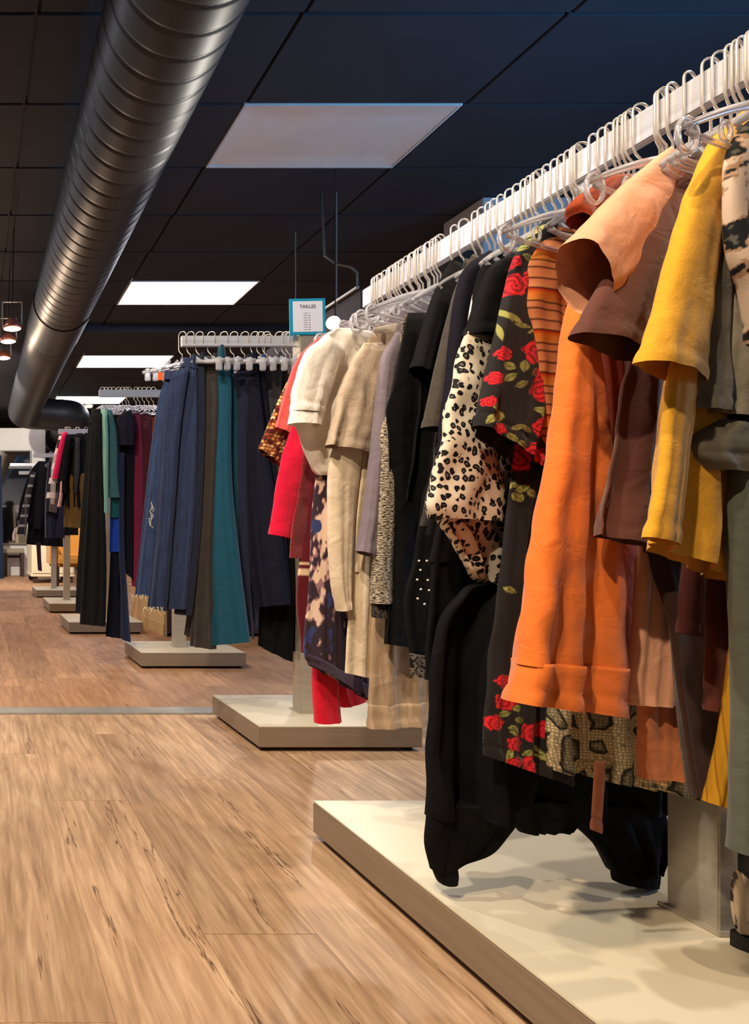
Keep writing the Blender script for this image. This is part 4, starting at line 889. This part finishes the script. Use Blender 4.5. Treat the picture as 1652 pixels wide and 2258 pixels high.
def rack3(name, label, cat, hook, ang, pieces, hang=True):
    return GR(name, label, cat, (hook-X0)*Z3/F, Z3, 1.528, ang, pieces, 'clothes on the third rack', False, hang, 'clear hanger with thin wire hook on the third rail', 'hangers on the third rack')
KB = fab((24, 24, 25))
rack3('black_wide_trousers', 'flowing black wide-leg trousers at the left end of the third rack', 'trousers', 226, -24, [
  ('leg', KB, [(196, 920), (190, 1000), (178, 1150), (170, 1260), (166, 1345)], [(216, 920), (220, 1000), (212, 1150), (208, 1260), (206, 1368)], dict(b=.03, A=.016, k=2.4)),
  ('leg', KB, [(208, 915), (204, 1000), (196, 1150), (188, 1260), (182, 1372)], [(230, 915), (232, 1000), (238, 1150), (240, 1260), (238, 1378)], dict(b=.03, A=.016, k=2.4, shift=.06)),
  ('waistband', KB, [(203, 902), (198, 935)], [(228, 902), (230, 935)], dict(b=.04, nv=6))])
rack3('mint_jumper', 'pale mint green long-sleeved top', 'top', 234, -24, [
  ('sleeve', fab((140, 190, 162)), [(227, 905), (230, 960), (229, 1050), (225, 1131)], [(240, 908), (243, 960), (243, 1050), (243, 1132)], dict(b=.03, A=.006, shift=.05)),
  ('body', fab((136, 186, 158)), [(228, 905), (230, 960), (232, 1080)], [(244, 905), (250, 960), (252, 1080)], dict(b=.02))])
TS = fab((54, 98, 100))
rack3('teal_camisole', 'dusty teal sleeveless top over a darker teal layer', 'top', 250, -22, [
  ('front', TS, [(233, 905), (242, 960), (243, 1050), (242, 1098)], [(248, 905), (260, 960), (262, 1050), (267, 1098)], dict(b=.03, A=.006, shift=.03)),
  ('under_layer', fab((12, 76, 82)), [(240, 1000), (243, 1080), (242, 1142)], [(268, 1000), (272, 1080), (272, 1140)], dict(b=.03, A=.008))])
rack3('cobalt_dress', 'cobalt blue pleated skirt glimpsed below the teal top', 'skirt', 262, -22, [
  ('body', fab((16, 62, 172)), [(246, 1040), (243, 1130), (241, 1217)], [(272, 1040), (273, 1130), (274, 1216)], dict(b=.03, A=.014, k=3))])
FL = DENIM((20, 31, 60))
rack3('flared_jeans', 'navy flared jeans reaching lowest on the third rack', 'jeans', 270, -20, [
  ('leg', fab((16, 18, 34)), [(250, 1000), (244, 1200), (240, 1300), (233, 1402)], [(270, 1000), (268, 1200), (266, 1300), (278, 1408)], dict(b=.03, A=.008)),
  ('leg', FL, [(264, 1000), (264, 1200), (268, 1300), (268, 1405)], [(276, 1000), (276, 1200), (282, 1300), (290, 1414)], dict(b=.03, A=.006, shift=.03))])
rack3('black_tee_dress', 'black short-sleeved dress left of the burgundy one', 'dress', 284, -20, [
  ('body', fab((18, 17, 24)), [(268, 930), (262, 1000), (268, 1100), (274, 1260)], [(296, 912), (298, 1000), (296, 1100), (296, 1278)], dict(b=.03, A=.008)),
  ('sleeve', fab((26, 24, 38)), [(276, 912), (262, 925), (256, 960), (258, 985)], [(292, 906), (300, 935), (300, 960), (298, 985)], dict(b=.035, A=.006, shift=.04))])
rack3('burgundy_dress', 'burgundy dress between black dress and blue jeans', 'dress', 300, -20, [
  ('body', fab((112, 20, 52)), [(290, 900), (292, 1000), (288, 1100), (290, 1200), (290, 1290)], [(310, 912), (316, 1000), (316, 1100), (312, 1200), (306, 1296)], dict(b=.03, A=.01))])
rack3('wine_dress', 'dark wine dress behind the faded jeans', 'dress', 318, -20, [
  ('body', fab((72, 14, 30)), [(312, 905), (312, 1000), (310, 1100), (312, 1260)], [(332, 915), (336, 1000), (340, 1100), (344, 1260)], dict(b=.03, A=.01))])
rack3('rust_dress', 'rust and red dress seen between the two legs of the faded jeans', 'dress', 338, -20, [
  ('body', fab((120, 40, 26)), [(326, 920), (326, 1000), (330, 1100), (332, 1268)], [(350, 920), (352, 1000), (354, 1100), (352, 1270)], dict(b=.03, A=.01))])
for x, who in ((242, 'right of the mint jumper'), (278, 'left of the black dress'), (308, 'beside the burgundy dress'), (328, 'beside the wine dress')):
    hanger((x-X0)*Z3/F, Z3, 1.532, math.radians(-22), 'empty clear hanger on the third rail '+who, 'hangers on the third rack', small=True)

def rackf(zz, top, grp, hl):
    def f(name, label, cat, hook, ang, pieces, hang=True):
        return GR(name, label, cat, (hook-X0)*zz/F, zz, top, ang, pieces, grp, False, hang, hl, hl+' group')
    return f
r4 = rackf(Z4, 1.528, 'clothes on the fourth rack', 'clear hanger on the fourth rail')
r4('black_jacket', 'black jacket with folds at the front of the fourth rack', 'jacket', 172, -20, [
  ('body', fab((20, 20, 22)), [(152, 958), (140, 1000), (134, 1060), (136, 1115)], [(182, 955), (190, 1000), (190, 1060), (190, 1120)], dict(b=.05, A=.02, k=2.6)),
  ('sleeve', fab((22, 22, 24)), [(148, 962), (138, 1000), (134, 1050), (132, 1085)], [(164, 962), (158, 1000), (152, 1050), (150, 1090)], dict(b=.05, A=.01, shift=.06))])
r4('grey_black_coat', 'black coat with dark grey lapel next to the wide black trousers', 'coat', 190, -20, [
  ('body', fab((18, 18, 19)), [(166, 955), (160, 1000), (158, 1080), (160, 1160)], [(204, 955), (206, 1000), (206, 1080), (206, 1164)], dict(b=.05, A=.02, k=2.6)),
  ('lapel', fab((48, 48, 50)), [(170, 968), (168, 1030), (168, 1088)], [(180, 968), (180, 1030), (174, 1088)], dict(b=.02, shift=.07))])
r4('magenta_blouse', 'bright magenta pink blouse strip on the fourth rack', 'blouse', 152, -20, [
  ('body', fab((226, 14, 84)), [(142, 955), (132, 990), (124, 1030), (119, 1058)], [(152, 955), (146, 990), (138, 1030), (132, 1058)], dict(b=.04, A=.008, shift=.05))])
r4('check_dress', 'black and white gingham shirt left of the magenta blouse', 'shirt', 146, -20, [
  ('body', plaid_mat('gingham', (24, 20, 34), (226, 214, 210), (226, 214, 210), 9.0, .4), [(132, 962), (122, 1000), (110, 1060), (102, 1108)], [(146, 962), (140, 1000), (130, 1060), (124, 1114)], dict(b=.04, A=.008, shift=.02))])
r4('olive_skirt', 'olive brown skirt under the black jackets', 'skirt', 170, -18, [
  ('body', fab((110, 82, 34)), [(146, 1040), (142, 1120), (141, 1162)], [(196, 1040), (196, 1120), (198, 1166)], dict(b=.05, A=.012))])
r4('pink_sleeve_shirt', 'pale pink shirt cuff peeking out of the black jackets', 'shirt', 150, -18, [
  ('sleeve', fab((232, 176, 160)), [(136, 1060), (134, 1095), (130, 1118)], [(143, 1060), (141, 1095), (137, 1119)], dict(b=.03, A=.004, shift=.06))])
r5 = rackf(Z5, 1.528, 'clothes on the fifth rack', 'clear hanger on the fifth rail')
r5('navy_coat', 'navy blue coat hanging behind the steel post', 'coat', 112, -16, [
  ('body', fab((26, 26, 52)), [(108, 1010), (100, 1080), (98, 1140), (98, 1187)], [(136, 1010), (142, 1080), (146, 1140), (142, 1186)], dict(b=.06, A=.02)),
  ('sleeve', fab((24, 24, 46)), [(112, 1012), (106, 1060), (104, 1130)], [(122, 1012), (120, 1060), (118, 1130)], dict(b=.05, A=.01, shift=.07))])
r5('taupe_jumper', 'taupe top hem below the gingham shirt', 'top', 122, -16, [
  ('body', fab((84, 72, 66)), [(116, 1010), (112, 1080), (110, 1128)], [(134, 1010), (132, 1080), (128, 1132)], dict(b=.05, A=.01, shift=.09))])
r5('black_dress', 'black dress filling the back of the fifth rack', 'dress', 140, -16, [
  ('body', fab((20, 19, 24)), [(126, 1010), (124, 1080), (124, 1180)], [(170, 1010), (172, 1080), (172, 1180)], dict(b=.05, A=.02))])
r6 = rackf(Z6, 1.498, 'clothes on the farthest rack', 'clear hanger on the farthest rail')
r6('black_parka', 'long black parka with dangling belt on the farthest rack', 'parka', 92, -14, [
  ('body', fab((19, 18, 20)), [(92, 1018), (78, 1050), (66, 1120), (58, 1200)], [(110, 1018), (124, 1050), (136, 1120), (140, 1206)], dict(b=.08, A=.03, k=2.4)),
  ('belt', fab((52, 18, 40)), [(82, 1195), (84, 1230), (86, 1257)], [(92, 1195), (93, 1230), (95, 1259)], dict(b=.01, A=.002, shift=.08)),
  ('sleeve', fab((24, 23, 26)), [(94, 1020), (84, 1060), (78, 1120), (77, 1165)], [(106, 1020), (102, 1060), (98, 1120), (94, 1168)], dict(b=.07, A=.01, shift=.12))])
r6('plaid_jacket', 'black and white plaid jacket with a pale drawstring, leftmost on the farthest rack', 'jacket', 82, -14, [
  ('sleeve', plaid_mat('flannel_plaid', (34, 28, 32), (150, 148, 140), (92, 88, 84), 8.5, .26), [(74, 1042), (64, 1080), (52, 1130), (42, 1178)], [(84, 1044), (76, 1080), (68, 1130), (60, 1183)], dict(b=.05, A=.01, shift=.16)),
  ('body', fab((22, 20, 26)), [(86, 1018), (66, 1045), (48, 1100), (40, 1148)], [(104, 1018), (110, 1045), (104, 1100), (96, 1160)], dict(b=.06, A=.02, shift=.05)),
  ('drawstring', fab((222, 200, 190)), [(38, 1165), (33, 1180), (34, 1194)], [(42, 1166), (38, 1180), (40, 1190)], dict(b=.01, A=.001, shift=.17))])

# belt loops on the trousers, and the orange price tag of the leftmost jeans
for o in [o for o in bpy.data.objects if o.name.startswith('waistband') and o.parent and o.parent.get('group') == 'trousers on the second rack']:
    v = np.array([q.co for q in o.data.vertices]); c = v.mean(0); i = int(np.argmin(v[:, 1]))
    q = v[i]
    link('belt_loop', boxmesh('belt_loop', (q[0]-.006, q[0]+.006, q[1]-.004, q[1]+.004, c[2]-.026, c[2]+.026), .002), o.data.materials[0], o)
s_, z_ = Pl((402-X0)*Z2/F, Z2, -38).un(361, 832); jp = Pl((402-X0)*Z2/F, Z2, -38)
tg = Vector((jp.h[0]+s_*jp.d[0]+.03*jp.n[0], jp.h[1]+s_*jp.d[1]+.03*jp.n[1], z_))-jn.location
link('price_tag', boxmesh('price_tag', (tg.x-.009, tg.x+.009, tg.y-.001, tg.y+.001, tg.z-.016, tg.z+.012), .0008), plain('orange_tag', (240, 104, 40), .6), jn)
# ------------------------------------------------------------------ sign on the second rack's post
def text(nm, body, size, mat, parent, loc, align='CENTER', bold=0.0):
    c = bpy.data.curves.new(nm, 'FONT'); c.body = body; c.size = size; c.align_x = align; c.extrude = .0002; c.offset = bold
    o = bpy.data.objects.new(nm+'_curve', c); COL.objects.link(o); bpy.context.view_layer.update()
    me = bpy.data.meshes.new_from_object(o.evaluated_get(bpy.context.evaluated_depsgraph_get())); bpy.data.objects.remove(o)
    me.materials.clear(); o = link(nm, me, mat, parent, loc); o.rotation_euler = (math.pi/2, 0, 0)
    return o
zs = 2.385
a, b = P(640, 738, zs), P(719, 658, zs)
W_, H_ = b.x-a.x, b.z-a.z
sg = empty('size_sign', ((a.x+b.x)/2, zs, a.z), 'small turquoise framed size chart sign headed TAILLES above the trouser rack', 'sign')
M_TURQ = plain('turquoise_card', (24, 150, 186), 0.5); M_PAPER = plain('white_paper', (232, 232, 240), 0.6, noise=.01); M_INK = plain('grey_ink', (120, 112, 122), 0.7)
sg.rotation_euler = (0, math.radians(-1.0), 0)
fr = link('frame', boxmesh('frame', (-W_/2, W_/2, 0, .006, 0, H_), .001), M_TURQ, sg)
pap = link('paper', boxmesh('paper', (-W_/2+.011, W_/2-.011, -.001, .0, .010, H_-.010)), M_PAPER, sg)
text('lettering', 'TAILLES', .0165, plain('heading_ink', (86, 78, 96), 0.7), pap, (0, -.0014, H_-.034), bold=.0002)
dots = [(206, 206, 210), (88, 130, 150), (150, 110, 140), (120, 120, 140), (214, 150, 150), (206, 110, 120), (150, 60, 90), (120, 70, 120)]
for i, c in enumerate(dots):
    z = H_-.052-i*.0082
    bm = bmesh.new(); sweep(bm, [(.006, -.0014, z), (.006, -.0005, z)], .0022, 12); link('size_dot', mesh_of('size_dot', bm), plain('dot_ink_%d' % i, c, .6), pap)
    link('text_line', boxmesh('text_line', (-.014-.001*(i % 3), 0.0, -.0013, -.0008, z-.0009, z+.0009)), M_INK, pap)
bm = bmesh.new(); sweep(bm, [(0, .012, -.05), (0, .012, .03)], .005, 8); link('stem', mesh_of('stem', bm), M_RAIL, sg)

# ------------------------------------------------------------------ suspended wooden panel with metal rail and spot behind the racks
pn0, pn1 = P(792, 634, 4.35), P(628, 733, 5.35)
X_ = (pn0.x+pn1.x)/2; zt = (pn0.z+pn1.z)/2
pe = empty('hanging_panel', (X_, 4.85, zt-.6), 'dark wooden panel hung from the ceiling with a steel rail on its top edge', 'panel')
o_ = Vector((X_, 4.85, zt-.6))
link('board', boxmesh('board', (.012, .04, -.52, .9, 0, .575), .002), M_DARKWOOD, pe)
link('rail', boxmesh('rail', (-.005, .015, -.50, .55, .585, .605), .003), M_STEEL, pe)
for y in (-.2, .4):
    bm = bmesh.new(); sweep(bm, [(.026, y, .57), (.026, y, H_CEIL-o_.z)], .004, 6); link('suspension_wire', mesh_of('suspension_wire', bm), M_STEEL, pe)
bm = bmesh.new(); sweep(bm, [(0.0, -.50, .60), (0.0, -.50, .69), (-.02, -.46, .74), (-.06, -.36, .80), (-.08, -.25, .90), (-.08, -.2, H_CEIL-o_.z)], .007, 8); link('cable', mesh_of('cable', bm, True), plain('grey_cable', (120, 118, 104), .5), pe)

def spotlamp(nm, label, c, aim, r, power, col, group=None, drop=None, strength=30):
    e = empty(nm, c, label, 'spotlight', group)
    d = (Vector(aim)-Vector(c)).normalized()
    bm = bmesh.new(); sweep(bm, [-d*r*2.2, -d*r*1.6, -d*r*.4, d*0], [r*.45, r*.7, r*.95, r], 20); link('housing', mesh_of('housing', bm, True), M_STEEL, e)
    bm = bmesh.new(); sweep(bm, [d*.001, d*.008], [r*.9, r*.8], 20); link('bulb', mesh_of('bulb', bm), emis('bulb_glow_'+nm, (255, 236, 214), strength), e)
    bm = bmesh.new(); sweep(bm, [-d*r*1.8, -d*r*1.8+Vector((0, 0, .03)), Vector((-d.x*r*1.8, -d.y*r*1.8, H_CEIL-c[2]))], .004, 6); link('stem', mesh_of('stem', bm), M_BLACK, e)
    l = bpy.data.lights.new('lamp_light', 'SPOT'); l.energy = power; l.color = col; l.spot_size = math.radians(80); l.shadow_soft_size = r*.8
    lo = bpy.data.objects.new('lamp_light', l); COL.objects.link(lo); lo.parent = e; lo.location = d*.02; lo.rotation_euler = d.to_track_quat('-Z', 'Y').to_euler()
    return e
c = P(735, 712, 4.3)
spotlamp('spotlight', 'glaring white spotlight beside the size chart sign', c, (0.3, 1.6, 0.9), .045, 60, (1, .93, .82), strength=60)
for i, (x, y, z) in enumerate(((27, 712, 5.2), (18, 742, 6.0), (8, 780, 6.9))):
    c = P(x, y, z)
    lab = ('nearest warm glowing pendant spot left of the duct', 'middle warm glowing pendant spot left of the duct', 'farthest warm glowing pendant spot left of the duct')[i]
    e = empty('pendant_spot', c, lab, 'spotlight', 'pendant spots left of the duct'); e.scale = (1.35, 1.35, 1)
    bm = bmesh.new(); sweep(bm, [(0, 0, -.045), (0, 0, -.03), (0, 0, .01), (0, 0, .03)], [.052, .056, .034, .02], 18); link('shade', mesh_of('shade', bm, True), plain('copper_shade', (196, 120, 96), .3, .6), e)
    bm = bmesh.new(); sweep(bm, [(0, 0, -.052), (0, 0, -.046)], [.03, .048], 18); link('bulb', mesh_of('bulb', bm, True), emis('pendant_bulb', (255, 214, 184), 22), e)
    for s in (-.055, .055):
        bm = bmesh.new(); sweep(bm, [(s, 0, -.02), (s, 0, .16)], .004, 6); link('bracket', mesh_of('bracket', bm), M_STEEL, e)
    bm = bmesh.new(); sweep(bm, [(-.055, 0, .16), (.055, 0, .16)], .004, 6); link('crossbar', mesh_of('crossbar', bm), M_STEEL, e)
    bm = bmesh.new(); sweep(bm, [(0, 0, .02), (0, 0, .16), (.01, 0, H_CEIL-c.z)], .003, 6); link('cord', mesh_of('cord', bm), M_BLACK, e)
    l = bpy.data.lights.new('lamp_light', 'POINT'); l.energy = 7; l.color = (1, .72, .5); l.shadow_soft_size = .04
    lo = bpy.data.objects.new('lamp_light', l); COL.objects.link(lo); lo.parent = e; lo.location = (0, 0, -.09)
# smoke detector on the ceiling
sd = P(196, 893, 2.363*F/(Y0-893)); e = empty('smoke_detector', (sd.x, sd.y, H_CEIL-.03), 'small round cream smoke detector on the far ceiling', 'smoke detector')
bm = bmesh.new(); cyl(bm, (0, 0), .055, -.03, 0, 20, .07); link('cover', mesh_of('cover', bm), M_CREAM, e)
bm = bmesh.new(); cyl(bm, (0, 0), .08, 0, .03, 20); link('mount', mesh_of('mount', bm), M_CREAM, e)

# ------------------------------------------------------------------ far end: white wall with mirror, sideboard, chair, bench, curtain
tag(link('wall_partition', boxmesh('wall_partition', (-4, (100-X0)*12.6/F, 12.6, 12.8, 0, CH+(Y0-944)*12.6/F)), M_WALLW), kind='structure')
m0, m1 = P(-60, 1200, 12.55), P(69, 993, 12.55)
me_ = empty('wall_mirror', ((m0.x+m1.x)/2, 12.56, m0.z), 'large rectangular mirror on the far white wall', 'mirror')
w2, h2 = (m1.x-m0.x)/2, m1.z-m0.z
mm, nt, bs = newmat('mirror_glass'); bs.inputs['Metallic'].default_value = 1; bs.inputs['Roughness'].default_value = .04; bs.inputs['Base Color'].default_value = (.62, .61, .58, 1)
link('glass', boxmesh('glass', (-w2+.02, w2-.02, -.008, 0, .02, h2-.02)), mm, me_)
bm = bmesh.new()
for d in ((-w2, w2, 0, .02), (-w2, w2, h2-.02, h2), (-w2, -w2+.02, .02, h2-.02), (w2-.02, w2, .02, h2-.02)): box(bm, d[0], d[1], -.02, .03, d[2], d[3])
link('frame', mesh_of('frame', bm), plain('mirror_frame', (120, 112, 100), .5), me_)
r0 = P(22, 1025, 12.3); r1 = P(120, 1025, 12.3)
e = empty('wall_rail', ((r0.x+r1.x)/2, 12.4, r0.z), 'short chrome wall rail in front of the far mirror', 'rail')
link('bar', boxmesh('bar', (r0.x-e.location.x, r1.x-e.location.x, -.10, -.07, -.02, .03), .004), M_RAIL, e)
for x in (.25, .5):
    link('bracket', boxmesh('bracket', (x-.012, x+.012, -.08, .2, -.015, .015), .002), M_RAIL, e)
# sideboard
s0 = P(70, 1285, 10.4); s1 = P(165, 1285, 10.4)
e = empty('sideboard', ((s0.x+s1.x)/2, 10.4, 0), 'low cream sideboard on short wooden feet behind the far racks', 'sideboard')
hw = (s1.x-s0.x)/2; dp = 1.0
link('body', boxmesh('body', (-hw, hw, 0, dp, .12, .92), .01), M_CREAM, e)
link('plinth_edge', boxmesh('plinth_edge', (-hw-.01, hw+.01, -.01, dp, .10, .135), .004), M_CREAM, e)
for s in (-1, 0, 1):
    if s < 1: link('door', boxmesh('door', ((s)*hw+.01, (s+1)*hw-.01, -.015, 0, .15, .90), .004), M_CREAM, e)
for fx in (-hw+.06, hw-.06):
    for fy in (.06, dp-.06): link('foot', boxmesh('foot', (fx-.035, fx+.035, fy-.035, fy+.035, 0, .11), .006), M_DARKWOOD, e)
# ochre armchair
M_OCH = fab((190, 132, 50), var=.1)
c0 = P(166, 1290, 9.3); e = empty('armchair', (c0.x, 9.4, 0), 'ochre yellow upholstered chair half hidden by black trousers', 'chair')
link('seat', boxmesh('seat', (-.3, .3, -.3, .3, .30, .46), .05), M_OCH, e)
link('backrest', boxmesh('backrest', (-.3, .3, .22, .34, .40, .95), .05), M_OCH, e)
for s in (-1, 1): link('armrest', boxmesh('armrest', (s*.3-.06, s*.3+.06, -.28, .3, .30, .66), .04), M_OCH, e)
for fx in (-.26, .26):
    for fy in (-.24, .26):
        bm = bmesh.new(); cyl(bm, (fx, fy), .018, 0, .31, 10, .028); link('leg', mesh_of('leg', bm), M_DARKWOOD, e)
# bench under the mirror
b0 = P(8, 1268, 12.3); b1 = P(52, 1268, 12.3)
e = empty('bench', ((b0.x+b1.x)/2, 12.3, 0), 'brown wooden bench with pale top below the far mirror', 'bench')
hw = (b1.x-b0.x)/2
link('top', boxmesh('top', (-hw-.1, hw, -.2, .2, .42, .50), .01), plain('bench_top', (150, 136, 112), .6), e)
for fx in (-hw, hw-.06):
    for fy in (-.15, .15): link('leg', boxmesh('leg', (fx, fx+.06, fy-.03, fy+.03, 0, .42), .004), M_DARKWOOD, e)
link('stretcher', boxmesh('stretcher', (-hw, hw, -.02, .02, .33, .38), .004), M_DARKWOOD, e)
# navy curtain at the left picture edge
pc = Pl((-6-X0)*11.6/F, 11.6, 0)
garment('curtain', 'dark navy curtain hanging at the far left picture edge', 'curtain', pc, [
  ('drape', fab((16, 34, 56)), [(-45, 1010), (-45, 1100), (-45, 1275)], [(3, 1010), (5, 1100), (9, 1275)], dict(b=.05, A=.03, k=3)),
  ('heading', fab((14, 30, 50)), [(-46, 1004), (-46, 1018)], [(4, 1004), (4, 1018)], dict(b=.06, A=.03, k=3, nv=6))])
# plywood-sided cabinet behind the third rack
e = empty('display_cabinet', (1.72, 5.3, 0), 'pale plywood sided cabinet with dark brown front behind the jeans', 'cabinet')
link('side_panel', boxmesh('side_panel', (-.40, -.38, -.50, .5, .0, .78), .002), M_PLY, e)
link('side_panel', boxmesh('side_panel', (.38, .40, -.50, .5, .0, .78), .002), M_PLY, e)
link('skirting', boxmesh('skirting', (-.408, -.40, -.50, .5, .0, .085), .001), M_PLY, e)
link('door', boxmesh('door', (-.38, -.004, -.50, -.48, .02, .76), .002), M_DARKWOOD, e)
link('door', boxmesh('door', (.004, .38, -.50, -.48, .02, .76), .002), M_DARKWOOD, e)
link('top', boxmesh('top', (-.41, .41, -.51, .5, .78, .81), .003), M_PLY, e)
link('back_panel', boxmesh('back_panel', (-.38, .38, .48, .5, .0, .78)), M_PLY, e)
# snakeskin ankle boot on the nearest base
def boot():
    base = P(1745, 2100, 0.613*F/(2112-Y0)); base.z = .087
    e = empty('ankle_boot', base, 'snakeskin ankle boot with black sole on the white base', 'boot'); e.rotation_euler.z = math.radians(-30); e.scale = (.9, .9, .9)
    secs = [(0.00, .030, .062, .105), (.03, .034, .062, .125), (.07, .035, .060, .130), (.10, .034, .050, .112), (.14, .036, .030, .072), (.18, .040, .022, .052), (.22, .036, .016, .036), (.25, .020, .010, .022)]
    n = 18; vv, ff = [], []
    for x, hw_, zc, top in secs:
        for k in range(n):
            a_ = 2*math.pi*k/n; vv.append((x-.06, hw_*math.cos(a_), .022+max(0, (top/2)*(1+math.sin(a_)))))
    for i in range(len(secs)-1):
        for k in range(n): ff.append((i*n+k, i*n+(k+1) % n, (i+1)*n+(k+1) % n, (i+1)*n+k))
    ff += [tuple(range(n)), tuple(range((len(secs)-1)*n, len(secs)*n))[::-1]]
    m_ = bpy.data.meshes.new('upper'); m_.from_pydata(vv, [], ff)
    for p_ in m_.polygons: p_.use_smooth = True
    m2, nt2, b2_ = newmat('boot_snakeskin'); tc = N(nt2, 'ShaderNodeTexCoord'); vo = N(nt2, 'ShaderNodeTexNoise', i_Scale=28.0, i_Detail=4.0)
    nt2.links.new(tc.outputs['Object'], vo.inputs['Vector']); rp = ramp(nt2, [(.42, (40, 32, 30)), (.48, (214, 190, 160)), (.8, (226, 206, 176))]); nt2.links.new(vo.outputs['Fac'], rp.inputs['Fac']); nt2.links.new(rp.outputs['Color'], b2_.inputs['Base Color'])
    b2_.inputs['Roughness'].default_value = .45
    link('upper', m_, m2, e)
    bm = bmesh.new(); sweep(bm, [(-.025, 0, .11), (-.022, 0, .15), (-.02, 0, .185)], [.034, .037, .040], 18); link('shaft', mesh_of('shaft', bm, True), M_BLACK, e)
    bm = bmesh.new()
    vs1 = []
    for zz in (0.0, .024):
        ring = []
        for k in range(24):
            a_ = 2*math.pi*k/24; ring.append(bm.verts.new((.065+.135*math.cos(a_), (.040-.006*math.cos(a_*2))*math.sin(a_), zz)))
        vs1.append(ring)
    for k in range(24): bm.faces.new((vs1[0][k], vs1[0][(k+1) % 24], vs1[1][(k+1) % 24], vs1[1][k]))
    bm.faces.new(vs1[0][::-1]); bm.faces.new(vs1[1])
    link('sole', mesh_of('sole', bm), M_BLACK, e)
boot()

# added floor lamp, unseen at the right, as a stand for the blue ceiling spot
e = empty('added_floor_lamp', (3.3, 1.3, 0), 'slim black floor lamp added out of view as a stand for the blue ceiling light', 'floor lamp')
bm = bmesh.new(); cyl(bm, (0, 0), .13, 0, .02, 24); link('base', mesh_of('base', bm), M_BLACK, e)
bm = bmesh.new(); cyl(bm, (0, 0), .012, .02, 1.62, 12); link('pole', mesh_of('pole', bm), M_BLACK, e)
bm = bmesh.new(); cyl(bm, (0, 0), .04, 1.60, 1.70, 24, .10); link('bowl', mesh_of('bowl', bm), M_BLACK, e)
